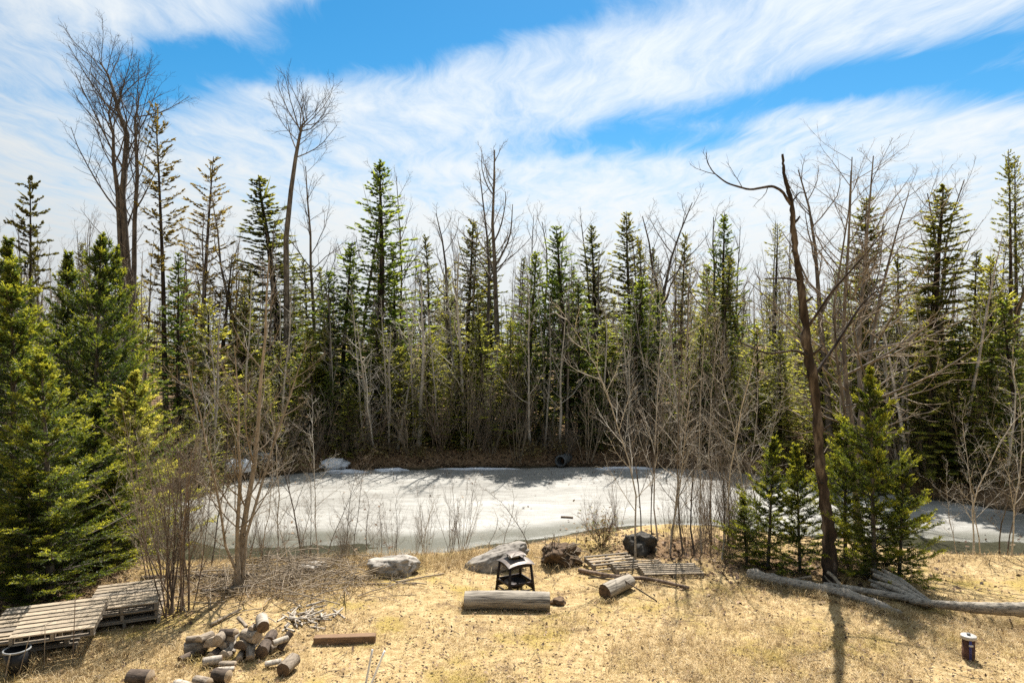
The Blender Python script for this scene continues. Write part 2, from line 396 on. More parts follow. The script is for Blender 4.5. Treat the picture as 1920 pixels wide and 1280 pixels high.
def bare_tree(name, seed, H=12, r0=0.13, stems=None, n1=22, n2=7, n3=4, f0=0.4, ang=46, ratio=0.30, up=0.7, wob=0.06, bark_m='bark_grey', twig_m='twig_dark', twig_r=0.004, K0=9, taper=0.65, n4=0):
    """returns (trunk mesh, crown mesh); stems: list of explicit point lists"""
    r = np.random.default_rng(seed)
    if stems is None:
        p, q = grow(r, np.zeros((1, 3)), np.array([[r.normal(0, .04), r.normal(0, .04), 1]]), np.array([H]), np.array([r0]), K0, 0.25, wob, 0.10)
    else:
        ps = []
        for st in stems:
            st = np.asarray(st, float); tt = np.linspace(0, len(st)-1, K0)
            ps.append(np.stack([np.interp(tt, np.arange(len(st)), st[:, k]) for k in range(3)], 1))
        p = np.stack(ps); p[:, 1:-1, :2] += r.normal(0, 0.004*H, (len(ps), K0-2, 2))
        q = np.array([r0]*len(ps) if np.isscalar(r0) else r0)[:, None]*np.linspace(1, 0.10, K0)[None, :]**0.85
    q = q.copy(); q[:, 0] *= 1.3
    lens = np.linalg.norm(np.diff(p, axis=1), axis=2).sum(1)
    tr = MB(); tr.tubes(p, q, 7)
    cr = MB()
    a = spawn(r, p, q, lens, n1, f0, 0.99, ang, 9, ratio, 0.6, taper, 0.006)
    p1, q1 = grow(r, *a, 6, up, 0.10)
    b = spawn(r, p1, q1, a[2], n2, 0.18, 1.0, 38, 10, 0.46, 0.6, 0.5, twig_r)
    p2, q2 = grow(r, *b, 5, up*0.5, 0.13)
    cr.tubes(p1, q1, 4, 0)
    cr.tubes(p2, q2, 3, 1)
    if n3:
        c = spawn(r, p2, q2, b[2], n3, 0.2, 1.0, 36, 12, 0.5, 0.7, 0.4, twig_r*0.75)
        p3, q3 = grow(r, *c, 4, up*0.35, 0.14, 0.4); cr.tubes(p3, q3, 3, 1)
    if n4:
        e = spawn(r, p3, q3, c[2], n4, 0.25, 1.0, 38, 12, 0.55, 0.8, 0.4, twig_r*0.7)
        p4, q4 = grow(r, *e, 3, up*0.3, 0.14, 0.5); cr.tubes(p4, q4, 3, 1)
    return tr.mesh(name+'_trunk', M[bark_m], True), cr.mesh(name+'_crown', [M[bark_m], M[twig_m]], True)

def conifer(name, seed, H=10, Rb=1.5, whorl=0.24, nb=6, detail='far', low=0.06, bare=0.0, shape=0.85, rise=0.5, droop=-0.25, foliage='spruce', bark_m='bark_dark', dens=1.0, keep=1.0, twl=0.30, top_n=1.0, ragged=0.2, tw_w=0.065, top_up=1.0, curl=0.2):
    r = np.random.default_rng(seed)
    tr = MB()
    p, q = grow(r, np.zeros((1, 3)), np.array([[r.normal(0, .015), r.normal(0, .015), 1.]]), np.array([H]), np.array([0.011*H + 0.012]), 10, 0.1, 0.012, 0.05)
    tr.tubes(p, q, 6)
    zs = []; z = low*H
    while z < H*0.985:
        zs.append(z); z += whorl*r.uniform(0.75, 1.25)*(0.55 + 0.45*(1 - z/H))
    st, di, le = [], [], []
    for z in zs:
        t = z/H; n = max(3, int(round(nb*r.uniform(0.75, 1.2)*(0.7 + 0.3*(1-t)))))
        a0 = r.uniform(0, 6.28)
        for k in range(n):
            if r.uniform() > keep: continue
            a = a0 + k*6.283/n + r.normal(0, 0.22)
            L = Rb*((1-t)**shape)*r.uniform(1-ragged*2.0, 1+ragged) + 0.035*H*0.12 + 0.06
            if t < 0.16: L *= 0.72 + 1.7*t
            e = droop + (rise - droop)*t**1.1 + r.normal(0, 0.10) + (0.35*top_up if t > 0.9 else 0)
            f = np.clip(t + r.uniform(-.6, .6)*whorl/H, 0.01, .985)*9; i = min(int(f), 8); b = p[0, i]*(1-(f-i)) + p[0, i+1]*(f-i)
            st.append(b); di.append((math.cos(a)*math.cos(e), math.sin(a)*math.cos(e), math.sin(e))); le.append(L)
    st = np.array(st); di = np.array(di); le = np.array(le)
    P, Q = grow(r, st, di, le, 0.005 + 0.007*le, 5, curl, 0.06, 0.25)
    cr = MB(); cr.tubes(P, Q, 3, 1)
    # side twigs in flat sprays, then foliage on every twig
    nt = int((16 if detail == 'near' else 9)*dens)
    N, K = P.shape[:2]
    cnt = np.clip((le/le.max()*nt*1.25).astype(int) + 3, 3, nt)
    rows = np.repeat(np.arange(N), cnt)
    fr = np.concatenate([(np.arange(c) + r.uniform(0, 1, c))/c for c in cnt])*0.88 + 0.12
    s = np.clip(fr*(K-1), 0, K-1.001); i = s.astype(int); a = (s-i)[:, None]
    b = P[rows, i]*(1-a) + P[rows, i+1]*a; t = nrm(P[rows, i+1]-P[rows, i])
    side = nrm(np.cross(t, np.array([0, 0, 1.]))); sg = np.where(r.uniform(size=len(rows)) < 0.5, -1., 1.)[:, None]
    dirs = nrm(t*r.uniform(0.5, 1.0, (len(rows), 1)) + side*sg*r.uniform(0.45, 1.0, (len(rows), 1)) + np.array([0, 0, 1.])*r.normal(0.10, 0.25, (len(rows), 1)))
    L = np.clip(twl*(0.45 + 0.9*(1-fr))*(0.18 + 0.82*le[rows]/le.max())*r.uniform(0.7, 1.3, len(rows)), 0.05, None)
    # leader twig at each branch end
    b = np.concatenate([b, P[:, -2]]); dirs = np.concatenate([dirs, nrm(P[:, -1]-P[:, -2])]); L = np.concatenate([L, np.linalg.norm(P[:, -1]-P[:, -2], axis=1)*1.25 + 0.05])
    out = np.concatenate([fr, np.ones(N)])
    if bare > 0:                                   # dead lower limbs carry no needles
        k = b[:, 2] > bare*H*r.uniform(0.8, 1.2, len(b)); b, dirs, L, out = b[k], dirs[k], L[k], out[k]
    # top leader
    tl = np.array([[0, 0, 1.]]); b = np.concatenate([b, p[:, -2]]); dirs = np.concatenate([dirs, tl]); L = np.concatenate([L, [np.linalg.norm(p[0, -1]-p[0, -2])]]); out = np.concatenate([out, [1.]])
    T = len(b)
    if detail == 'near':
        tw = MB
        sub = 3                                    # each twig forks into three shoots
        bb = np.repeat(b, sub, 0); fs = np.tile(np.array([0.05, 0.4, 0.2]), T)[:, None]
        dd = np.repeat(dirs, sub, 0); LL = np.repeat(L, sub)
        sd_ = nrm(np.cross(dd, np.array([0, 0, 1.]))); k3 = np.tile(np.array([0., 0.8, -0.8]), T)[:, None]
        d2 = nrm(dd + sd_*k3 + r.normal(0, 0.12, dd.shape)); b2 = bb + dd*LL[:, None]*fs; L2 = LL*np.tile(np.array([1., 0.55, 0.6]), T)
        o2 = np.repeat(out, sub)
        nn = 15
        f = (np.arange(nn)[None, :] + r.uniform(0, 1, (len(b2), nn)))/nn
        base = b2[:, None, :] + d2[:, None, :]*(f*L2[:, None])[..., None]
        u = nrm(np.cross(d2, r.normal(size=d2.shape))); v = np.cross(d2, u)
        az = r.uniform(0, 6.283, f.shape)
        rad = u[:, None, :]*np.cos(az)[..., None] + v[:, None, :]*np.sin(az)[..., None]
        nd = nrm(d2[:, None, :]*0.75 + rad*0.8 + np.array([0, 0, 0.12]))
        nl = 0.040*r.uniform(0.8, 1.25, f.shape)[..., None]
        wd = nrm(np.cross(nd, r.normal(size=nd.shape)))*0.0085
        A = base - wd; B = base + wd; C = base + nd*nl
        V = np.stack([A, B, C], 2).reshape(-1, 3)
        tint = np.repeat(np.clip(0.02 + 0.70*o2**2 + r.normal(0, 0.15, len(o2)), 0, 1), nn*3) + 0.12*np.repeat(f.ravel(), 3)  # pale new shoots, plus shaded interior and lit tips put into the tint
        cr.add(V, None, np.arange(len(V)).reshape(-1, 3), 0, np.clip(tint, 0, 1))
        cr.tubes(np.stack([b, b + dirs*L[:, None]*0.9], 1), np.stack([np.full(T, 0.0035), np.full(T, 0.0015)], 1), 3, 1)
    else:
        nseg = 3
        for k in range(nseg):                      # three slim tufts per twig, each turned its own way
            fk = (0.0, 0.25, 0.12)[k]; lk = (1.0, 0.62, 0.6)[k]
            sd_ = nrm(np.cross(dirs, np.array([0, 0, 1.])) + 1e-6)
            d2 = nrm(dirs + sd_*(0, 0.75, -0.75)[k] + r.normal(0, 0.14, dirs.shape)); b2 = b + dirs*(L*fk)[:, None]; L2 = L*lk
            u = nrm(np.cross(d2, r.normal(size=d2.shape))); wd = u*(tw_w*r.uniform(0.6, 1.1, T))[:, None]*0.5
            mid = b2 + d2*(L2*0.4)[:, None] + np.cross(d2, u)*0.012
            V = np.stack([b2, mid + wd, b2 + d2*L2[:, None], mid - wd], 1).reshape(-1, 3)
            ix = np.arange(T)[:, None]*4
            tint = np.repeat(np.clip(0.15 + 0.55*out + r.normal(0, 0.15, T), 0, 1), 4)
            cr.add(V, None, np.concatenate([ix + [0, 1, 2], ix + [0, 2, 3]]), 0, tint)
    return tr.mesh(name+'_trunk', M[bark_m], True), cr.mesh(name+'_crown', [M[foliage], M['twig_dark']], False, True)

def plant(name, meshes, x, y, label, cat='tree', group=None, sxy=1.0, sz=1.0, rz=0.0, lean=(0, 0), z=None, trunk='trunk', sink=0.06):
    o = empty(name, (x, y, (gz(x, y) if z is None else z) - sink), (lean[0], lean[1], rz)); o.scale = (sxy, sxy, sz)
    tag(o, label, cat, group)
    obj(trunk, meshes[0], o); stuff(obj('crown', meshes[1], o))
    return o

# ------------------------------------------------------------------ conifers
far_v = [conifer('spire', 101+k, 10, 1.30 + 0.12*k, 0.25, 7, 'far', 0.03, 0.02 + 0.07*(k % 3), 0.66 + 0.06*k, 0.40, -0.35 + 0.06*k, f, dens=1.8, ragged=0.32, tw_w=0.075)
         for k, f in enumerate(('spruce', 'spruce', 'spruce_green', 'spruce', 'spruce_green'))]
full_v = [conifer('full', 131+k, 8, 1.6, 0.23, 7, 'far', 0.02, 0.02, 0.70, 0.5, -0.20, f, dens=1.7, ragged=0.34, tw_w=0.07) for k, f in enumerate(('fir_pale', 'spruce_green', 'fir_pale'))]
tall_v = [conifer('tall', 151+k, 13, 1.5, 0.25, 5, 'far', 0.10, 0.42, 0.55, 0.35, -0.4, 'spruce', dens=1.2, keep=0.85, ragged=0.3) for k in range(2)]

sp = [  # px, top py, distance, crown width px, meshes, label
 (700, 295, 31.5, 115, far_v[4], 'tallest spire of the far bank, dark spruce with layered limbs left of centre'),
 (530, 330, 33, 120, far_v[1], 'dark spruce right behind the crooked tall bare tree'),
 (643, 450, 31, 75, far_v[2], 'mid-height spruce just left of the tallest spire'),
 (614, 505, 29.8, 85, full_v[1], 'low green spruce on the bank left of the tallest spire'),
 (875, 410, 34, 70, far_v[0], 'slim grey-green spruce behind the pale slanting sapling'),
 (809, 440, 36, 55, far_v[3], 'narrow spruce between the tallest spire and the forked bare trees'),
 (985, 470, 29.6, 95, full_v[1], 'deep green spruce leftmost of the dark clump by the culvert'),
 (1066, 422, 29.8, 85, far_v[2], 'tallest green spruce of the dark clump above the culvert pipe'),
 (1088, 525, 29.2, 62, far_v[4], 'short dense spruce right above the culvert pipe'),
 (1022, 505, 30.5, 70, full_v[1], 'green spruce in the middle of the dark clump by the culvert'),
 (1120, 420, 34.5, 66, far_v[0], 'pointed spruce just right of the dark clump, standing back'),
 (1178, 390, 34, 78, far_v[1], 'tall pointed spruce with a bare tree beside its tip'),
 (1208, 445, 33, 46, far_v[3], 'thin spruce at the right shoulder of the tall pointed one'),
 (1190, 515, 29.6, 95, far_v[2], 'bushy green spruce at the shore right of the culvert'),
 (1236, 545, 30.2, 70, full_v[1], 'small green spruce right of the bushy shore spruce'),
 (1275, 435, 35, 50, far_v[0], 'dark pencil-thin spruce above the right-hand thicket'),
 (1368, 398, 31, 72, far_v[4], 'dark spire left of the dead leaning trunk'),
 (1350, 480, 29, 60, far_v[1], 'shadowy spruce below the dark spire near the dead trunk'),
 (1616, 362, 25, 100, far_v[1], 'dark spruce rising behind the big bare tree at right'),
 (1744, 345, 24, 125, far_v[0], 'broad near-black spruce behind the leaning white birches'),
 (1887, 280, 26, 62, tall_v[0], 'left one of the two tall thin spruces at the right edge'),
 (1906, 288, 26.6, 58, tall_v[1], 'right one of the two tall thin spruces at the right edge'),
 (1862, 480, 23.4, 95, full_v[2], 'yellow-green fir below the pair of tall spruces at the right'),
 (745, 455, 33, 52, far_v[3], 'thin spruce at the right of the tallest spire'),
 (922, 440, 36, 58, far_v[0], 'spruce behind the forked bare trees at centre'),
 (340, 470, 25, 62, far_v[2], 'slim dark green spruce behind the left alder clump'),
 (1690, 470, 27, 80, far_v[3], 'dark spruce in the gap left of the near-black one'),
 (1450, 420, 33, 60, tall_v[1], 'rusty thin spruce seen just left of the dead trunk'),
 (1820, 470, 30, 70, far_v[3], 'distant spruce between the right birches and the thin pair'),
 (455, 560, 29.5, 80, full_v[0], 'pale fir behind the arching bare tree on the left'),
 (395, 560, 26, 90, full_v[2], 'loose pale fir behind the left alder clump'),
 (585, 615, 29, 75, full_v[0], 'pale young fir on the bank below the crooked bare tree'),
 (705, 600, 28.9, 85, full_v[2], 'pale young fir at the foot of the tallest spire'),
 (748, 650, 28.7, 70, full_v[0], 'small pale fir right of the tallest spire by the ice'),
 (905, 590, 28.9, 85, full_v[0], 'light green fir right behind the pale slanting sapling'),
 (856, 655, 28.7, 70, full_v[2], 'low light fir left of the pale slanting sapling'),
 (800, 620, 29, 75, full_v[0], 'grey-green young fir behind the straight pale sapling'),
 (960, 600, 29.2, 60, full_v[2], 'little fir left of the dark clump by the culvert'),
 (1140, 600, 29.1, 70, full_v[0], 'little fir right of the dark clump by the culvert'),
 (520, 640, 27.8, 70, full_v[2], 'small pale fir behind the snow heap'),
 (1310, 600, 28.5, 85, full_v[0], 'pale fir behind the right-hand thicket'),
 (1420, 610, 26.5, 90, full_v[2], 'olive fir behind the dead leaning trunk'),
 (1540, 560, 25, 90, full_v[0], 'olive fir right of the dead leaning trunk'),
 (1790, 600, 22.6, 95, full_v[1], 'green fir beside the leaning white birches'),
 (1910, 560, 22, 100, full_v[1], 'green fir cut by the right edge behind the thin saplings'),
]
for k, (px, ty, Y, wpx, ms, lab) in enumerate(sp):
    x = xat(px, Y); z0 = gz(x, Y); H = zat(ty, Y) - z0 + 0.06
    h0 = 10 if ms in far_v else 8 if ms in full_v else 13
    wr = {10: 1.35, 8: 1.6, 13: 1.6}[h0]
    plant('fir_tree' if ms in full_v else 'spruce_tree', ms, x, Y, lab, 'tree', 'conifers along the far bank', wpx/FP*Y/2/wr*1.95, H/h0, k*1.7)

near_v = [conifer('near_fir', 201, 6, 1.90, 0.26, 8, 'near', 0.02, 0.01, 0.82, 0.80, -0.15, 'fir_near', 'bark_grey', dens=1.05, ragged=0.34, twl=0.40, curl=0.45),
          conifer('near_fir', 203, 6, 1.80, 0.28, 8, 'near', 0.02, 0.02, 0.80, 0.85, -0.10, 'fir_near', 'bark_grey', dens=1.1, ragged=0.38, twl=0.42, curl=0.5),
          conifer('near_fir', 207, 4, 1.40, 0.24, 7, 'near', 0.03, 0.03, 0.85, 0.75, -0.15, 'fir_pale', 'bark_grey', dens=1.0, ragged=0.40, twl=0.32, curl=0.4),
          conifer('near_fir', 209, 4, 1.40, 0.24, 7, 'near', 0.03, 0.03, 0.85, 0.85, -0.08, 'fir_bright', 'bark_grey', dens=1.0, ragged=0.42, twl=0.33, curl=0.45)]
nh = [6, 6, 4, 4]; nw = [1.65, 1.55, 1.2, 1.2]
for k, (px, ty, Y, rad, v, lab) in enumerate([
    (25, 505, 12.9, 1.45, 0, 'tall bright fir cut by the left edge behind the pallets'),
    (95, 660, 12.2, 1.15, 1, 'bright yellow-green fir nearest the pallet stacks at left'),
    (178, 445, 16.2, 1.45, 1, 'tall pointed fir in the middle of the left fir group'),
    (122, 482, 17.5, 1.35, 0, 'fir tip left of the tallest one in the left fir group'),
    (213, 472, 17.3, 1.25, 0, 'fir at the right shoulder of the left fir group'),
    (258, 700, 15.4, 1.05, 2, 'pale thin fir at the right edge of the left fir group'),
    (0, 455, 18.5, 1.6, 0, 'back fir at the left frame edge'),
    (165, 760, 14.0, 1.05, 3, 'lower dark fir in front of the left fir group'),
    (232, 830, 16.4, 0.95, 2, 'low pale fir at the pond end of the left fir group'),
    (55, 880, 11.9, 0.85, 3, 'small fir directly behind the top pallet at left'),
    (205, 900, 13.9, 0.85, 3, 'squat fir behind the right pallet stack'),
    (1640, 700, 12.9, .85, 3, 'bright young fir right of the dead leaning trunk'),
    (1440, 825, 13.6, 0.66, 3, 'small fir left of the dead leaning trunk'),
    (1500, 840, 13.4, 0.62, 3, 'thin fir touching the dead trunk on its left'),
    (1585, 790, 13.9, 0.75, 3, 'fir just behind the dead trunk'),
    (1686, 870, 12.8, 0.62, 3, 'knee-high spreading fir at the right of the spruce clump'),
    (1400, 930, 13.9, 0.45, 3, 'smallest fir at the left end of the clump by the dead trunk'),
    ]):
    x = xat(px, Y); z0 = gz(x, Y); H = zat(ty, Y) - z0 + 0.06
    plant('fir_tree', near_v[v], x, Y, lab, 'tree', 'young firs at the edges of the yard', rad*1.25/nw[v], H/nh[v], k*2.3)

# cedars and a pine against the sky at the left
ced = conifer('cedar', 231, 13, 1.35, 0.26, 5, 'far', 0.12, 0.18, 0.42, 0.55, -0.1, 'cedar', 'bark_dark', dens=1.7, keep=0.66, ragged=0.42, twl=0.40, tw_w=0.075, top_up=0.3)
for px, ty, Y, lab, s in ((313, 200, 31, 'tall ragged brown cedar right of the three-stemmed bare tree', 1.0), (372, 282, 30, 'shorter ragged brown cedar, second right of the three-stemmed bare tree', 1.15), (405, 470, 29, 'low brownish cedar below the two ragged cedars', 1.0)):
    x = xat(px, Y); z0 = gz(x, Y)
    plant('cedar_tree', ced, x, Y, lab, 'tree', 'ragged cedars', 0.95*s, (zat(ty, Y)-z0)/13, px*0.37)
pin = conifer('pine', 241, 12, 1.5, 0.55, 6, 'far', 0.45, 0.50, 0.35, 0.35, -0.05, 'pine', 'bark_dark', dens=1.6, keep=0.9, ragged=0.35, twl=0.4, tw_w=0.13, top_up=0.2)
x = xat(58, 30); plant('pine_tree', pin, x, 30, 'lone flat-tiered pine standing clear at the far left', 'tree', None, 0.85, (zat(322, 30)-gz(x, 30))/12, 0.4)

# ------------------------------------------------------------------ bare trees of the far bank
x0 = xat(238, 32); b0 = gz(x0, 32)
def rel(px, py, Y=32, xb=x0, zb=b0, dy=0.0): return (xat(px, Y)-xb, dy, zat(py, Y)-zb)
o = bare_tree('three_stem', 301, 19, [0.17, 0.14, 0.19], [
    [(0, 0, 0), rel(238, 520), rel(222, 420, dy=.2), rel(207, 300, dy=.3), rel(205, 230, dy=.4), rel(202, 165, dy=.4)],
    [(0.2, 0, 0), rel(246, 500), rel(262, 330, dy=-.3), rel(268, 230, dy=-.5), rel(272, 175, dy=-.5)],
    [(0.1, .1, 0), rel(243, 540), rel(238, 400), rel(236, 250), rel(224, 195), rel(204, 145), rel(186, 112)]], n1=22, n2=9, n3=6, f0=0.36, ang=44, ratio=0.25, up=0.55, bark_m='bark_grey', twig_r=0.0065, taper=0.55)
plant('bare_tree', o, x0, 32, 'tallest bare tree, three grey stems reaching the top left sky', 'tree', None)
x1 = xat(538, 30.5); b1 = gz(x1, 30.5)
def r1(px, py, dy=0.0): return rel(px, py, 30.5, x1, b1, dy)
o = bare_tree('crooked', 311, 15, [0.17], [[(0, 0, 0), r1(536, 700), r1(537, 520), r1(538, 400), r1(548, 310), r1(560, 258), r1(568, 235), r1(578, 220)]], n1=17, n2=9, n3=6, f0=0.62, ang=60, ratio=0.17, up=0.75, twig_r=0.006, taper=0.1)
plant('bare_tree', o, x1, 30.5, 'tall crooked bare tree with a flat windblown head, left of centre', 'tree', None)

tallb = [bare_tree('tall_bare', 320+k, 12, 0.10, None, 15, 6, 4, 0.42 + 0.05*(k % 3), 36 + 4*(k % 4), 0.26, 0.7, 0.04, 'bark_grey', 'twig', 0.0055, taper=0.6) for k in range(5)]
thinb = [bare_tree('thin_bare', 340+k, 9, 0.055, None, 16, 5, 3, 0.25, 42, 0.20, 0.6, 0.035, 'bark_aspen', 'bark_aspen', 0.005, taper=0.6) for k in range(4)]
bt = [
 (952, 292, 32.5, 1.5, 1, 'dark-topped right one of the two tall forked bare trees at centre'),
 (912, 318, 33, 1.1, 2, 'left one of the two tall forked bare trees at centre'),
 (600, 318, 34, 1.1, 0, 'bare tree between the crooked one and the tallest spire'),
 (660, 300, 35, 1.0, 3, 'slender bare tree just left of the tallest spire'),
 (750, 325, 34, 0.7, 2, 'whip-thin bare tree right of the tallest spire'),
 (842, 390, 35, 1.2, 1, 'round-headed bare tree left of the forked pair'),
 (1215, 358, 33, 1.25, 4, 'wide forked bare tree beside the tall pointed spruce'),
 (1300, 395, 34, 1.2, 3, 'upright bare tree above the right-hand thicket'),
 (1340, 410, 33, 1.0, 0, 'bare tree left of the dark spire near the dead trunk'),
 (140, 345, 31, 1.1, 4, 'grey bare tree between the pine and the three-stemmed tree'),
 (480, 370, 30, 1.0, 3, 'feathery bare tree left of the crooked one'),
 (1560, 300, 24, 1.2, 1, 'bare tree with a dense twiggy head right of the dead trunk'),
 (1620, 285, 23, 1.0, 2, 'tall twiggy bare tree over the bright young fir'),
 (1795, 350, 26, 1.0, 0, 'bare tree with upright twigs right of the near-black spruce'),
 (1860, 330, 27, 0.9, 3, 'thin bare tree left of the two tall thin spruces'),
 (1755, 310, 25, 0.9, 4, 'bare tree with a bent crown in front of the near-black spruce'),
 (1100, 400, 35, 0.9, 2, 'bare tree behind the dark clump by the culvert'),
 (1010, 420, 34, 0.9, 4, 'bare tree between the forked pair and the dark clump'),
 (15, 400, 28, 1.1, 1, 'bare tree at the left frame edge beside the pine'),
 (1420, 450, 31, 0.9, 4, 'bare tree at the left of the dead trunk'),
]
for k, (px, ty, Y, s, v, lab) in enumerate(bt):
    x = xat(px, Y); z0 = gz(x, Y)
    plant('bare_tree', tallb[v], x, Y, lab, 'tree', 'bare trees of the far bank', s*1.15, (zat(ty, Y)-z0)/12, k*2.1)
for k, (px, by, ty, Y, s, v, ln, lab) in enumerate([
 (785, 870, 500, 28.2, 1.35, 0, (0, 0.01), 'straight pale sapling on the far bank left of centre'),
 (866, 868, 470, 28.1, 1.35, 1, (0, 0.05), 'pale slanting sapling on the far bank at centre'),
 (690, 865, 600, 28.2, 1.0, 2, (0, 0.05), 'pale forked sapling at the foot of the tallest spire'),
 (740, 860, 640, 29.0, 0.7, 3, (0, -0.03), 'short pale sapling right of the tallest spire'),
 (930, 850, 560, 29.2, 0.8, 2, (0, -0.04), 'thin pale sapling left of the dark clump'),
 (1050, 860, 560, 28.2, 0.9, 0, (0, -0.03), 'pale sapling in front of the dark clump above the culvert'),
 (1130, 860, 560, 28.7, 0.8, 1, (0, 0.02), 'pale sapling right of the culvert pipe'),
 (1280, 880, 560, 27.7, 0.9, 3, (0, -0.03), 'pale sapling behind the thicket at the far shore')]):
    x = xat(px, Y); z0 = gz(x, Y)
    plant('bare_sapling', thinb[v], x, Y, lab, 'tree', 'pale saplings at the far shore', s*1.3, (zat(ty, Y)-z0)/9, k*1.9, ln)
birch = bare_tree('birch', 361, 9, 0.075, None, 14, 5, 3, 0.5, 34, 0.2, 0.5, 0.03, 'bark_birch', 'twig', 0.004)
for px, ty, Y, ln, lab in ((1795, 440, 22.2, -0.09, 'white birch leaning left in front of the near-black spruce'), (1706, 560, 22.8, -0.07, 'shorter white birch left of the leaning one'), (1688, 600, 23.1, 0.03, 'thin white birch close beside the shorter birch')):
    x = xat(px, Y); plant('birch_tree', birch, x, Y, lab, 'tree', 'white birches at the right shore', 0.95, (zat(ty, Y)-gz(x, Y))/9, px*0.1, (0, ln))

# forest filling in behind, and brush along the far shore
def scatter(n, r, ymin, ymax, dmin, sep, cond=None, power=1.0, tries=60):
    pts = []
    for _ in range(n*tries):
        if len(pts) >= n: break
        y = ymin + (ymax-ymin)*r.uniform()**power; x = r.uniform(-0.80*y-1, 0.80*y+1)
        if cond and not cond(x, y): continue
        if any((x-a)**2+(y-b)**2 < sep*sep for a, b in pts): continue
        if sdf(np.array([x]), np.array([y]))[0] < dmin: continue
        pts.append((x, y))
    return pts
r = np.random.default_rng(77)
wood = lambda x, y: y > 20.5 and (y > 27 or x < -10.5 or x > 9)
ZONES = ((-1e9, 300, 'behind the left fir group'), (300, 500, 'behind the ragged cedars and the arching tree'), (500, 640, 'round the crooked bare tree'), (640, 780, 'round the tallest spire'),
         (780, 960, 'behind the pale saplings at centre'), (960, 1110, 'behind the dark clump by the culvert'), (1110, 1290, 'round the tall pointed spruce'),
         (1290, 1480, 'behind the right-hand thicket'), (1480, 1680, 'behind the dead leaning trunk'), (1680, 1e9, 'behind the white birches'))
def zone(x, y):
    px = 960 + x/y*FP
    return next(z for a, b, z in ZONES if a <= px < b)
def deep(nm, adj, x, y, ms, *a):
    row = 'middle' if y < 40 else 'backmost'
    plant(nm, ms, x, y, adj + ' in the ' + row + ' rows ' + zone(x, y), 'tree', adj + 's deep in the forest', *a)
for k, (x, y) in enumerate(scatter(95, r, 36.5, 66, 6.0, 1.5, lambda x, y: y > 22 and (y > 36.5 or x < -14 or x > 13.5), 1.0)):
    z0 = gz(x, y); zt = zat(r.uniform(450, 610), y); H = max(zt - z0, 4.0)*r.uniform(0.7, 1.05)
    ms = far_v[k % 5] if k % 3 else full_v[k % 2*2]; h0 = 8 if ms in full_v else 10
    deep('spruce_tree' if h0 == 10 else 'fir_tree', 'dim spruce' if h0 == 10 else 'dim pale fir', x, y, ms, H/h0*r.uniform(1.0, 1.4), H/h0, r.uniform(0, 6.28))
for k, (x, y) in enumerate(scatter(85, r, 21, 36, 0.45, 0.9, lambda x, y: y > 21 and (y > 28 or x < -10.5 or x > 9.5), 1.0, 150)):
    H = r.uniform(1.2, 5.2); ms = full_v[(0, 2, 0, 2, 1)[k % 5]]
    plant('fir_tree', ms, x, y, 'young pale fir at the forest edge ' + zone(x, y), 'tree', 'young firs at the forest edge', H/8*r.uniform(1.1, 1.6), H/8, r.uniform(0, 6.28))
for k, (x, y) in enumerate(scatter(250, r, 28.5, 58, 1.0, 0.8, wood, 1.3)):
    z0 = gz(x, y); H = max(zat(r.uniform(395, 580), y) - z0, 5)
    if k % 5 < 2: deep('bare_tree', 'thin bare tree', x, y, tallb[k % 5], r.uniform(0.6, 1.0), H/12, r.uniform(0, 6.28), (r.normal(0, .02), r.normal(0, .02)))
    else: deep('bare_sapling', 'pale bare sapling', x, y, thinb[k % 4], r.uniform(1.0, 1.5), H*0.8/9, r.uniform(0, 6.28), (r.normal(0, .05), r.normal(0, .05)))

def distant_woods():
    q = np.random.default_rng(9); mb = MB()
    for k in range(260):
        y = q.uniform(68, 130); x = q.uniform(-.85, .85)*y; H = q.uniform(5.5, 10.5)*(0.75+0.35*(y/100)); Rb = H*q.uniform(.14, .22); n = 70
        z = H*(0.08 + 0.9*q.uniform(0, 1, n)**1.1); a = q.uniform(0, 6.283, n); L = Rb*(1-z/H)**.8 + .15
        b = np.stack([x+0*z, y+0*z, z], 1); t = b + np.stack([np.cos(a)*L, np.sin(a)*L, -.2*L], 1); sd_ = np.stack([-np.sin(a), np.cos(a), 0*a], 1)*(.35*L+.08)[:, None]
        m_ = b*.45 + t*.55; V = np.stack([b, m_+sd_, t, m_-sd_], 1).reshape(-1, 3); ix = np.arange(n)[:, None]*4
        mb.add(V, None, np.concatenate([ix+[0, 1, 2], ix+[0, 2, 3]]), 0, np.repeat(q.uniform(.2, .8, n), 4))
        mb.tubes(np.array([[[x, y, -.3], [x, y, H]]]), np.array([[.11, .02]]), 4, 1)
    return mb.mesh('distant_woods', [M['spruce'], M['bark_dark']], False, True)
tag(obj('distant_woods', distant_woods()), 'far-off spruce woods closing the view behind the forest', 'woods', kind='stuff')
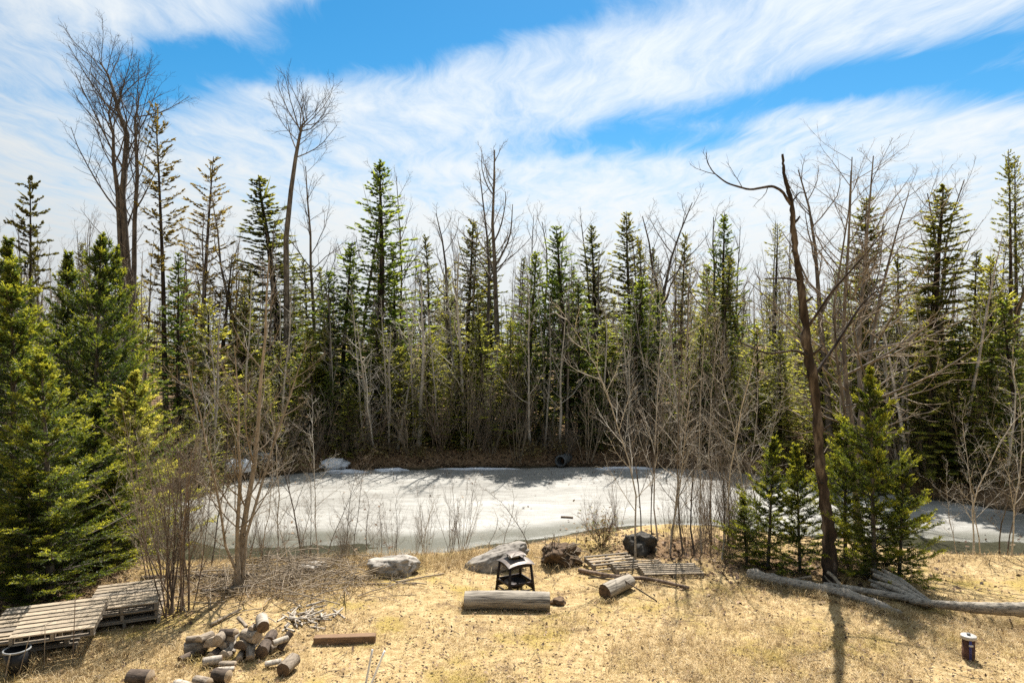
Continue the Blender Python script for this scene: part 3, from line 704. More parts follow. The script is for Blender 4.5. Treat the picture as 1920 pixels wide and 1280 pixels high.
def shrub(name, seed, H=3, n=9, spread=0.28, n1=9, n2=5, bark_m='bark_red', twig_m='twig', rr=0.012, n3=0):
    q = np.random.default_rng(seed)
    a = q.uniform(0, 6.28, n); st = np.stack([np.cos(a)*0.12*H*q.uniform(0, 1, n)*0.5, np.sin(a)*0.12*H*q.uniform(0, 1, n)*0.5, np.zeros(n)], 1)
    d = np.stack([np.cos(a)*spread, np.sin(a)*spread, np.ones(n)], 1) + q.normal(0, 0.08, (n, 3))
    L = H*q.uniform(0.6, 1.05, n)
    p, rd = grow(q, st, d, L, np.full(n, rr)*q.uniform(0.6, 1.2, n), 8, 0.25, 0.05, 0.2)
    t = MB(); t.tubes(p, rd, 5)
    c = MB(); s1 = spawn(q, p, rd, L, n1, 0.2, 1.0, 38, 12, 0.34, 0.6, 0.5, 0.0035); p1, r1_ = grow(q, *s1, 5, 0.45, 0.11, 0.35); c.tubes(p1, r1_, 3)
    s2 = spawn(q, p1, r1_, s1[2], n2, 0.2, 1.0, 38, 12, 0.45, 0.7, 0.4, 0.0026); p2, r2_ = grow(q, *s2, 4, 0.3, 0.12, 0.5); c.tubes(p2, r2_, 3)
    if n3:
        s3 = spawn(q, p2, r2_, s2[2], n3, 0.2, 1.0, 38, 12, 0.5, 0.8, 0.4, 0.0022); p3, r3_ = grow(q, *s3, 3, 0.2, 0.12, 0.6); c.tubes(p3, r3_, 3)
    return t.mesh(name+'_stems', M[bark_m], True), c.mesh(name+'_twigs', M[twig_m], True)
shr = [shrub('brush', 401+k, 3, 9, 0.32, 9, 5, 'bark_red' if k % 2 else 'bark_pale', 'twig') for k in range(4)]
edge = lambda x, y: (y > 21 and (y > 26.5 or x < -9.5 or x > 8)) or (x < -9.3 and y > 17.5)
for k, (x, y) in enumerate(scatter(170, r, 18, 33, 0.35, 0.5, edge, 1.0, 150)):
    s = r.uniform(0.5, 1.3)
    plant('bare_shrub', shr[k % 4], x, y, 'leafless brushwood bush at the forest edge ' + zone(x, y), 'shrub', 'leafless brush along the far shore', s, s*r.uniform(0.8, 1.3), r.uniform(0, 6.28), trunk='stems')

r = np.random.default_rng(55)
far_edge = np.array([gp(a_, b_, POND_Z) for a_, b_ in ((300, 960), (340, 930), (400, 908), (480, 894), (560, 885), (640, 880), (740, 877), (850, 874), (1000, 873), (1150, 873), (1300, 877), (1450, 890), (1600, 910), (1720, 930), (1800, 940), (1920, 956), (2000, 965))])
seg = np.concatenate([[0], np.cumsum(np.linalg.norm(np.diff(far_edge, axis=0), axis=1))])
for k in range(95):
    t = r.uniform(0, seg[-1]); x = np.interp(t, seg, far_edge[:, 0]); y = np.interp(t, seg, far_edge[:, 1]) + 0.15 + abs(r.normal(0, .9))
    s_ = r.uniform(0.18, 0.55) if k % 3 else r.uniform(0.5, 1.0)
    plant('bare_shrub', shr[k % 4], x, y, ('low' if s_ < 0.5 else 'tall') + ' leafless bush on the ice edge ' + zone(x, y), 'shrub', 'leafless bushes on the far ice edge', s_*1.3, s_, r.uniform(0, 6.28), trunk='stems')
for k in range(40):
    t = r.uniform(0, seg[-1]); x = np.interp(t, seg, far_edge[:, 0]); y = np.interp(t, seg, far_edge[:, 1]) + 0.35 + abs(r.normal(0, 1.2))
    H = r.uniform(0.7, 3.8); ms = full_v[(0, 2, 1)[k % 3]]
    plant('fir_tree', ms, x, y, ('knee-high' if H < 1.6 else 'head-high' if H < 2.6 else 'bushy') + ' fir at the ice edge ' + zone(x, y), 'tree', 'little firs at the far ice edge', H/8*r.uniform(1.2, 1.8), H/8, r.uniform(0, 6.28))
for k in range(44):
    t = r.uniform(0, seg[-1]); x = np.interp(t, seg, far_edge[:, 0]); y = np.interp(t, seg, far_edge[:, 1]) + r.uniform(.5, 2.2)
    H = r.uniform(3.5, 7.5)
    plant('bare_sapling', thinb[k % 4], x, y, 'pale bare sapling at the ice edge ' + zone(x, y), 'tree', 'pale bare saplings on the far bank', r.uniform(0.7, 1.1), H/9, r.uniform(0, 6.28), (r.normal(0, .06), r.normal(0, .08)))

# ------------------------------------------------------------------ near bare trees and saplings
def rl(px, py, Y, xb, zb, dy=0.0): return (xat(px, Y)-xb, dy, zat(py, Y)-zb)
def near_tree(name, seed, pxb, pyb, stems, r0, label, **kw):
    x, Y = gp(pxb, pyb); zb = gz(x, Y)
    st = [[(i*0.05, 0.02*i, 0)] + [rl(a, b, Y, x, zb, c) for a, b, c in s] for i, s in enumerate(stems)]
    m = bare_tree(name, seed, 5, r0, st, **kw)
    return plant(name, m, x, Y, label, 'tree', None)
near_tree('bare_tree', 501, 442, 1103, [
    [(455, 980, .1), (470, 850, .2), (480, 720, .2), (488, 600, .3), (494, 470, .3)],
    [(448, 980, -.1), (458, 870, -.2), (462, 760, -.3), (452, 640, -.3)],
    [(460, 1000, 0), (490, 850, .5), (520, 740, .8), (548, 640, .9)],
    [(436, 1010, -.2), (424, 880, -.5), (408, 760, -.7), (392, 690, -.8)]],
    [0.062, 0.045, 0.036, 0.03], 'pale arching bare tree standing by the brush heap at left', n1=19, n2=7, n3=4, f0=0.22, ang=56, ratio=0.27, up=0.8, bark_m='bark_pale', twig_m='bark_pale', twig_r=0.0028, taper=0.55)
x, Y = gp(325, 1150); 
for k, (px, py, H, lab) in enumerate(((318, 1150, 3.6, 'tallest thin-stemmed alder clump right of the pallets'), (345, 1140, 2.9, 'shorter alder clump between the pallets and the firewood'), (300, 1105, 3.2, 'alder clump just behind the right pallet stack'))):
    x, Y = gp(px, py)
    plant('alder_clump', shrub('alder', 520+k, H, (9, 7, 6)[k], 0.13, 12, 5, 'bark_red', 'twig', 0.016, 3), x, Y, lab, 'shrub', 'alder clumps beside the pallets', trunk='stems')
sap = [bare_tree('sapling', 540+k, 5, 0.017, None, 17, 7, 4, 0.18, 46, 0.24, 0.6, 0.085, ('bark_aspen', 'bark_grey')[k % 2], ('bark_aspen', 'twig')[k % 2], 0.0024, taper=0.6) for k in range(5)]
for k, (px, by, ty, s, v, ln, lab) in enumerate([
    (568, 1042, 640, 1.0, 1, 0.02, 'thin dark-stemmed sapling at the shore right of the arching tree'),
    (598, 1045, 720, 0.8, 0, 0.04, 'small sapling close right of the dark-stemmed one'),
    (520, 1060, 700, 0.9, 2, 0.05, 'sapling right of the arching tree in the brush heap'),
    (395, 1070, 690, 0.9, 3, -0.05, 'sapling left of the arching tree'),
    (1826, 1036, 690, 1.1, 0, 0.01, 'upright pale sapling at the right shore'),
    (1838, 1034, 740, 0.8, 2, 0.03, 'second stem beside the upright right-shore sapling'),
    (1874, 1042, 780, 0.9, 3, 0.02, 'reddish sapling left of the slanting one at the right edge'),
    (1888, 1040, 700, 0.8, 1, 0.01, 'sapling at the right edge between two others'),
    (1896, 1044, 640, 1.0, 4, 0.12, 'sapling slanting out of the right edge'),
    (1795, 1030, 860, 0.6, 2, -0.03, 'low sapling left of the upright right-shore one')]):
    x, Y = gp(px, by, -0.1)
    plant('bare_sapling', sap[v], x, Y, lab, 'tree', 'bare saplings at the near shore', s, (zat(ty, Y)-gz(x, Y))/5, k*1.3, (0, ln))
r = np.random.default_rng(91)
ORD = ('first', 'second', 'third', 'fourth', 'fifth', 'sixth', 'seventh', 'eighth', 'ninth')
spx = sorted(1195 + 245*((k*0.618) % 1) + r.uniform(-8, 8) for k in range(17))
for k, px in enumerate(spx):
    Y = r.uniform(14.1, 16.0); x = xat(px, Y)
    lab = 'leafless sapling, ' + (ORD[k] + ' from the left' if k < 9 else ORD[16-k] + ' from the right') + ' by its foot in the thicket behind the right pallets'
    plant('bare_sapling', sap[(k*3) % 5], x, Y, lab, 'tree', 'thicket of saplings right of centre', r.uniform(0.75, 1.2), (zat(r.uniform(455, 660), Y)-gz(x, Y))/5, r.uniform(0, 6.28), (r.normal(0, .05), r.normal(0, .08)))
for k, (px, by, H, v, lab) in enumerate([(705, 1046, 1.2, 0, 'twiggy shore shrub left of the flat boulder'), (735, 1044, 1.4, 1, 'thin shore shrub behind the flat boulder'), (800, 1044, 1.7, 2, 'dense shore shrub right of the flat boulder'), (845, 1040, 1.5, 3, 'low shore shrub left of the slab boulder'), (866, 1040, 1.9, 1, 'tall single-stem shore shrub above the slab boulder'), (648, 1046, 1.0, 2, 'small shrub at the water left of centre'), (1105, 1004, 1.3, 0, 'shrub growing up through the russet bush'), (1160, 1000, 1.6, 3, 'shrub at the water behind the dark boulder'), (780, 1046, 1.1, 0, 'short shrub directly right of the flat boulder'), (530, 1050, 1.3, 1, 'shrub at the water left of the dark-stemmed sapling'), (465, 1055, 1.4, 3, 'shrub at the water behind the arching tree')]):
    x, Y = gp(px, by, -0.2)
    plant('shore_shrub', shr[v], x, Y, lab, 'shrub', 'leafless shrubs on the near shore', H/3*0.75, H/3, k*1.1, trunk='stems')
for k in range(20):
    px = (380 + 330*((k*0.618) % 1)) if k < 12 else 700 + 330*((k*0.618) % 1)
    by = 1046 + r.uniform(-3, 8) - (12 if px > 860 else 0); x, Y = gp(px, by, -0.15)
    plant('bare_sapling', sap[k % 5], x, Y, 'whip-thin sapling on the near shore ' + ('behind the brush heap' if px < 700 else 'between the flat boulder and the fire pit' if px < 900 else 'behind the root clod'), 'tree', 'whip-thin saplings on the near shore', r.uniform(0.45, .75), r.uniform(1.3, 3.4)/5 if k < 12 else r.uniform(.9, 1.7)/5, r.uniform(0, 6.28), (r.normal(0, .04), r.normal(0, .06)))
for k in range(30):
    px, by, H = (r.uniform(1225, 1430), r.uniform(1004, 1052), r.uniform(.8, 2.4)) if k < 18 else (r.uniform(370, 690), r.uniform(1050, 1066), r.uniform(.6, 1.5))
    x, Y = gp(px, by, -.05)
    plant('shore_shrub', shr[k % 4], x, Y, 'twiggy undergrowth bush ' + ('at the foot of the right-hand thicket' if k < 18 else 'on the near bank behind the brush heap'), 'shrub', 'twiggy undergrowth on the near bank', H/3*.8, H/3, r.uniform(0, 6.28), trunk='stems')
x = xat(1600, 17.5)  # peninsula tree
near_tree('bare_tree', 561, 1610, 1018, [
    [(1600, 850, 0), (1588, 700, .1), (1590, 560, .2), (1600, 420, .2), (1606, 285, .2)],
    [(1612, 860, .2), (1640, 700, .4), (1672, 560, .5), (1700, 450, .6), (1738, 345, .7)],
    [(1600, 880, -.1), (1560, 720, -.4), (1535, 590, -.6), (1560, 440, -.7), (1566, 330, -.7)]],
    [0.075, 0.065, 0.05], 'wide many-limbed bare tree behind the bright young fir', n1=24, n2=7, n3=4, f0=0.25, ang=60, ratio=0.33, up=0.45, bark_m='bark_grey', twig_m='twig', twig_r=0.003, taper=0.5)

# the dead leaning trunk
def tube_mesh(pts, rads, S=10, jit=0.0, seed=1, mats=None, sub=6, cap=True):
    q = np.random.default_rng(seed); pts = np.asarray(pts, float); n = (len(pts)-1)*sub + 1
    tt = np.linspace(0, len(pts)-1, n)
    P = np.stack([np.interp(tt, np.arange(len(pts)), pts[:, k]) for k in range(3)], 1)
    for _ in range(2): P[1:-1] = 0.25*P[:-2] + 0.5*P[1:-1] + 0.25*P[2:]
    Rr = np.interp(tt, np.arange(len(pts)), rads)
    b = MB(); b.tubes(P[None], Rr[None], S)
    V = b.v[0].reshape(n, S, 3); ctr = P[:, None, :]
    prof = 1 + jit*q.normal(size=(1, S, 1)) + jit*0.6*q.normal(size=(n, S, 1)) + jit*0.7*q.normal(size=(n, 1, 1))
    ctr2 = ctr + (q.normal(size=(n, 1, 3))*[1, 1, 0])*Rr[:, None, None]*jit*0.9*(np.arange(n) % (n-1) > 0)[:, None, None]
    V = ctr2 + (V-ctr)*prof
    b.v[0] = V.reshape(-1, 3)
    if cap:
        for e, base in ((0, 0), (n-1, (n-1)*S)):
            c = b.n; b.add(P[e:e+1]); tri = [(c, base+(k+1) % S, base+k) if e == 0 else (c, base+k, base+(k+1) % S) for k in range(S)]
            b.t.append((np.array(tri), 0))
    return b
x, Y = gp(1556, 1092); zb = gz(x, Y)
dt = tag(empty('dead_tree', (x, Y, zb-0.08)), 'dead dark leaning trunk with a snapped top and one long bare arm', 'tree')
D = lambda px, py, dy=0.0: rl(px, py, Y, x, zb, dy)
tb = tube_mesh([(0, 0, -0.1), D(1553, 980), D(1537, 860), D(1529, 740), D(1514, 650), D(1500, 520), D(1488, 440), D(1484, 370), D(1470, 320), D(1467, 281)],
               [.14, .094, .076, .068, .084, .050, .045, .037, .026, .016], 14, 0.16, 5, None, 9)
obj('trunk', tb.mesh('dead_trunk', M['bark_dead'], True), dt)
def limb(pts, rads, nm='limb', seed=3, tw=0):
    o = obj(nm, tube_mesh(pts, rads, 7, 0.06, seed).mesh(nm, M['bark_dark'], True), dt)
    if tw:
        q = np.random.default_rng(seed); p = np.asarray(pts, float)[None]; L = np.linalg.norm(np.diff(p[0], axis=0), axis=1).sum()
        c = MB(); s1 = spawn(q, p, np.asarray(rads)[None], np.array([L]), tw, 0.3, 1.0, 50, 12, 0.3, 0.6, 0.4, 0.004); p1, r1_ = grow(q, *s1, 5, 0.4, 0.13, 0.3); c.tubes(p1, r1_, 4)
        s2 = spawn(q, p1, r1_, s1[2], 4, 0.2, 1.0, 40, 12, 0.5, 0.7, 0.4, 0.003); p2, r2_ = grow(q, *s2, 4, 0.3, 0.13, 0.4); c.tubes(p2, r2_, 3)
        stuff(obj('twigs', c.mesh('twigs', M['bark_dark'], True), o))
limb([D(1482, 375), D(1462, 352, -.1), D(1440, 345, -.2), D(1395, 355, -.3), D(1350, 345, -.4), D(1325, 325, -.4), D(1313, 308, -.45), D(1311, 290, -.45)], [.035, .03, .026, .02, .016, .012, .009, .005], 'limb', 3, 5)
limb([D(1476, 350), D(1492, 368, .2), D(1512, 345, .3), D(1530, 346, .4)], [.024, .018, .012, .006], 'limb', 4, 5)
limb([D(1500, 520), D(1470, 515, -.2), D(1424, 517, -.3)], [.03, .022, .012], 'limb', 5, 2)
limb([D(1516, 660), D(1480, 648, -.3), D(1420, 655, -.5), D(1360, 630, -.6)], [.03, .022, .016, .008], 'limb', 6, 6)
limb([D(1524, 700), D(1580, 640, .3), D(1640, 560, .5), D(1690, 520, .6)], [.035, .028, .02, .01], 'limb', 7, 8)
limb([D(1512, 610), D(1550, 540, -.2), D(1600, 480, -.3), D(1640, 430, -.4)], [.03, .024, .016, .008], 'limb', 8, 8)

for k, (px_, py_, ex, ey, dy_) in enumerate(((1524, 655, 1538, 640, -.1), (1518, 700, 1500, 690, -.12), (1536, 800, 1552, 786, -.1), (1494, 470, 1480, 462, -.1), (1503, 560, 1520, 548, -.1), (1545, 900, 1528, 890, -.12), (1488, 410, 1498, 398, -.05))):
    limb([D(px_, py_), D((px_+ex)/2, (py_+ey)/2+2, dy_*.6), D(ex, ey, dy_)], [.034, .024, .012], 'broken_stub', 40+k)
# ------------------------------------------------------------------ things in the yard
def plain(name, c, rough=0.8, var=0.25, scale=12, bstr=0.3, stretch=(1, 1, 1), dark=None, spec=0.3, metal=0.0):
    m, g = mat(name)
    tc = g.node('ShaderNodeTexCoord').outputs['Object']; rnd = g.node('ShaderNodeObjectInfo').outputs['Random']
    off = g.node('ShaderNodeVectorMath', {0: tc, 1: g.node('ShaderNodeCombineXYZ', {0: g.math('MULTIPLY', rnd, 37.0), 1: g.math('MULTIPLY', rnd, 11.0), 2: 0.0}).outputs[0]}, operation='ADD').outputs[0]
    n = g.noise(g.mapping(off, stretch), scale, 6, 0.65, 0.3)
    lo = dark or tuple(v*(1-2*var) for v in c); hi = tuple(min(1, v*(1+var)) for v in c)
    col = g.ramp(n, (0.3, lo), (0.52, c), (0.75, hi))
    k = g.math('ADD', 0.82, g.math('MULTIPLY', rnd, 0.36))
    col = g.mix(1.0, col, g.node('ShaderNodeCombineXYZ', {0: k, 1: k, 2: k}).outputs[0], 'MULTIPLY')
    finish(g, col, rough, n, bstr, 0.01, spec)
    if metal: 
        for nd in m.node_tree.nodes:
            if nd.type == 'BSDF_PRINCIPLED': nd.inputs['Metallic'].default_value = metal
    return m
M['board'] = plain('weathered_board', (0.35, 0.28, 0.195), 0.88, 0.35, 7, 0.6, (1.0, 14, 14), (0.10, 0.075, 0.05))
M['board_grey'] = plain('grey_board', (0.24, 0.20, 0.15), 0.88, 0.4, 9, 0.4, (1.0, 14, 14), (0.10, 0.08, 0.06))
M['beam'] = plain('orange_timber', (0.22, 0.135, 0.075), 0.85, 0.3, 8, 0.6, (1, 12, 12), (0.09, 0.05, 0.028))
M['black_steel'] = plain('sooty_steel', (0.022, 0.018, 0.016), 0.55, 0.4, 20, 0.2, (1, 1, 1), (0.05, 0.022, 0.012), 0.4, 0.4)
M['roof_steel'] = plain('sunlit_steel', (0.15, 0.13, 0.115), 0.55, 0.3, 9, 0.1, (1, 1, 1), (0.09, 0.065, 0.05), 0.5, 0.6)  # roof greyer than the black frame: sunlight on its top put into the colour
M['black_plastic'] = plain('black_plastic', (0.014, 0.014, 0.015), 0.45, 0.2, 10, 0.05)
M['grey_plastic'] = plain('grey_plastic', (0.25, 0.25, 0.24), 0.5, 0.15, 10, 0.05)
M['pipe'] = plain('stained_pipe', (0.10, 0.105, 0.105), 0.6, 0.35, 6, 0.2, (1, 1, 1), (0.035, 0.03, 0.025))
M['stone'] = plain('stone', (0.33, 0.295, 0.25), 0.92, 0.45, 7, 1.0, (1, 1, 1.6), (0.07, 0.058, 0.043))
M['stone_dark'] = plain('dark_stone', (0.06, 0.053, 0.043), 0.9, 0.5, 5, 0.9, (1, 1, 1), (0.012, 0.010, 0.008))
M['earth'] = plain('root_earth', (0.13, 0.085, 0.05), 0.95, 0.5, 14, 1.0, (1, 1, 1), (0.022, 0.014, 0.009))
M['rust'] = plain('rusty_casing', (0.11, 0.05, 0.028), 0.8, 0.4, 14, 0.4)
M['cap'] = plain('well_cap', (0.56, 0.52, 0.46), 0.6, 0.1, 14, 0.2)
M['blue'] = plain('blue_conduit', (0.045, 0.045, 0.16), 0.5, 0.2, 10, 0.1)
M['white_stick'] = plain('white_stake', (0.85, 0.82, 0.75), 0.6, 0.05, 10, 0.1)
M['deadwood'] = plain('silver_deadwood', (0.38, 0.33, 0.26), 0.9, 0.4, 4.5, 1.0, (0.5, 8, 8), (0.022, 0.015, 0.010))
M['log_bark'] = plain('log_bark', (0.26, 0.21, 0.155), 0.92, 0.5, 16, 0.9, (0.6, 2, 2), (0.06, 0.042, 0.03))
M['log_birch'] = plain('log_pale_bark', (0.40, 0.345, 0.275), 0.88, 0.35, 13, 0.5, (2.4, 0.7, 0.7), (0.13, 0.10, 0.075))
M['log_dark'] = plain('log_dark_bark', (0.10, 0.074, 0.055), 0.92, 0.4, 16, 0.9, (0.6, 2, 2), (0.02, 0.014, 0.01))
def endgrain(name, c, dark):
    m, g = mat(name); tc = g.node('ShaderNodeTexCoord').outputs['Object']
    mp = g.mapping(tc, (0, 1, 1)); wv = g.node('ShaderNodeTexWave', {'Vector': mp, 'Scale': 22.0, 'Distortion': 2.0, 'Detail': 2.0}, wave_type='RINGS', rings_direction='SPHERICAL').outputs['Fac']
    n = g.noise(tc, 16, 5, 0.6)
    col = g.mix(g.math('MULTIPLY', wv, 0.35), c, dark); col = g.mix(g.smooth(n, 0.45, 0.75), col, dark)
    finish(g, col, 0.85, wv, 0.2, 0.004, 0.2); return m
M['end'] = endgrain('cut_wood', (0.46, 0.36, 0.25), (0.22, 0.15, 0.09)); M['end_dark'] = endgrain('dark_cut_wood', (0.16, 0.105, 0.065), (0.05, 0.032, 0.02))

def box_mesh(name, sx, sy, sz, m, bev=0.004, jit=0.0, seed=0):
    bm = bmesh.new(); bmesh.ops.create_cube(bm, size=1)
    for v in bm.verts: v.co = Vector((v.co.x*sx, v.co.y*sy, v.co.z*sz))
    if bev: bmesh.ops.bevel(bm, geom=bm.edges[:], offset=bev, segments=1, affect='EDGES')
    if jit:
        q = random.Random(seed)
        for v in bm.verts: v.co += Vector((q.uniform(-1, 1), q.uniform(-1, 1), q.uniform(-1, 1)))*jit
    me = bpy.data.meshes.new(name); bm.to_mesh(me); bm.free(); me.materials.append(m); return me

# pallets: deck boards run along local x
BL, SL = 1.02, 1.20
bm_top = [box_mesh('deck_board', BL, 0.115, 0.020, M[k], 0.003, 0.002, s) for s, k in ((1, 'board'), (2, 'board'), (3, 'board_grey'))]
bm_bot = box_mesh('bottom_board', BL, 0.10, 0.018, M['board_grey'], 0.003)
bm_str = box_mesh('stringer', 0.045, SL, 0.086, M['board_grey'], 0.003)
def pallet(x, y, z, rz, label, group, rx=0.0, ry=0.0, nb=8, seed=0, scale=(1, 1)):
    q = random.Random(seed)
    o = tag(empty('wooden_pallet', (x, y, z), (rx, ry, rz)), label, 'pallet', group); o.scale = (scale[0], scale[1], 1)
    for k in range(nb):
        b = obj('deck_board', q.choice(bm_top), o, (q.uniform(-.006, .006), -SL/2+0.058 + k*(SL-0.116)/(nb-1) + q.uniform(-.008, .008), 0.116 + q.uniform(0, .003)), (0, 0, q.uniform(-.008, .008)))
    for k in (-1, 0, 1): obj('stringer', bm_str, o, (k*(BL/2-0.03), 0, 0.062))
    for k in (-1, 0, 1): obj('bottom_board', bm_bot, o, (0, k*(SL/2-0.06), 0.0095))
    return o
a = R(21.8); tc_ = np.array([-6.62, 10.05]); U = np.array([math.cos(a), math.sin(a)]); V_ = np.array([-math.sin(a), math.cos(a)])
pl = tc_ + 0.70*U + 1.09*V_; pr = tc_ - 0.36*U + 0.46*V_
gl = gz(*pl); gr = gz(*pr); base = min(gl, gr) - 0.01
names = ('bottom', 'middle', 'topmost')
for k in range(3):
    pallet(pl[0]+random.uniform(-.03, .03), pl[1]+random.uniform(-.03, .03), base+k*0.129, a+random.uniform(-.05, .05), names[k]+' weathered pallet in the right stack beside the alder clump', 'left pallet stacks', nb=8, seed=10+k)
    pallet(pr[0]+random.uniform(-.03, .03)-0.05*k, pr[1]+random.uniform(-.03, .03), base+k*0.129, a+random.uniform(-.05, .05), names[k]+' pallet of the left stack, under the loose pallet behind the bucket', 'left pallet stacks', nb=7, seed=20+k)
pallet(tc_[0], tc_[1], base+3*0.129+0.012, a, 'loose pale pallet laid on top of both left stacks, nearest the camera', 'left pallet stacks', nb=8, seed=31, rx=R(1.2))
ar = R(25)
xA, yA = gp(1145, 1045, .12); xB, yB = gp(1196, 1055, .1); xC, yC = gp(1250, 1067, .1)
pallet(xA, yA, gz(xA, yA)+.03, R(17), 'short broken pallet next to the root clod, farthest from the camera', 'right pallets', nb=4, seed=42, rx=R(3), scale=(.95, .42))
pallet(xB, yB, gz(xB, yB)-.02, R(10), 'broken middle pallet of the three by the long pole', 'right pallets', nb=4, seed=41, scale=(1.0, .36))
pallet(xC+.06, yC-.02, gz(xC, yC)-.01, R(4), 'largest and nearest grey pallet by the long pole', 'right pallets', nb=6, seed=43, scale=(1.12, .50))

def log(name, p0, p1, r, label, cat='log', bark_m='log_bark', end_m='end', group=None, S=16, jit=0.05, seed=0, rend=None, flat=None):
    p0 = Vector(p0); p1 = Vector(p1); d = p1-p0; L = d.length
    o = empty(name, p0); o.rotation_euler = d.to_track_quat('X', 'Z').to_euler(); tag(o, label, cat, group)
    q = np.random.default_rng(seed+1); K = max(5, int(L/0.12)+1)
    xs = np.linspace(0, L, K); an = np.arange(S)/S*2*np.pi
    prof = 1 + jit*q.normal(size=(1, S)) + jit*0.35*q.normal(size=(K, S))
    prof = (prof + np.roll(prof, 1, 1) + np.roll(prof, -1, 1))/3
    rr = (r + ((rend or r)-r)*(xs/L))[:, None]*prof
    yy = rr*np.cos(an)[None]; zz = rr*np.sin(an)[None]
    if flat: zz = np.maximum(zz, -flat*r)
    bend = 0.012*L*np.sin(xs/L*np.pi)[:, None]
    P = np.stack([np.repeat(xs[:, None], S, 1), yy, zz+bend], -1)
    b = MB(); idx = np.arange(K*S).reshape(K, S)
    A = idx[:-1]; B = np.roll(A, -1, 1); Dn = idx[1:]; C = np.roll(Dn, -1, 1)
    b.add(P, np.stack([A, Dn, C, B], -1).reshape(-1, 4)); obj('bark', b.mesh('bark', M[bark_m], True), o)
    for e, sg in ((0, -1), (K-1, 1)):
        c = MB(); ring = P[e]*np.array([1, 0.965, 0.965]); ctr = ring.mean(0) ; 
        c.add(np.concatenate([ring + [sg*0.003, 0, 0], P[e], [ctr+[sg*0.004, 0, 0]]]),
              None, [t for k in range(S) for t in ((k, (k+1) % S, 2*S), (k, S+k, S+(k+1) % S), (k, S+(k+1) % S, (k+1) % S))])
        obj('cut_end', c.mesh('cut_end', M[end_m]), o)
    return o
# log bench and short log
xb0, yb0 = gp(872, 1137, 0.0); xb1, yb1 = gp(1030, 1135, 0.0)
log('log_bench', (xb0, 11.55, gz(xb0, 11.55)+0.135), (xb1, 11.5, gz(xb1, 11.5)+0.14), 0.155, 'thick cracked grey log lying in front of the fire pit', 'log', 'deadwood', 'end_dark', None, 22, 0.06, 3)
x0_, y0_ = gp(1133, 1122); x1_, y1_ = gp(1180, 1104)
log('short_log', (x0_, y0_, gz(x0_, y0_)+0.12), (x1_+0.02, y1_+0.05, gz(x1_, y1_)+0.13), 0.14, 'short pale log with a rotten mossy end under a thin rod', 'log', 'deadwood', 'earth', None, 18, 0.08, 4, 0.12)
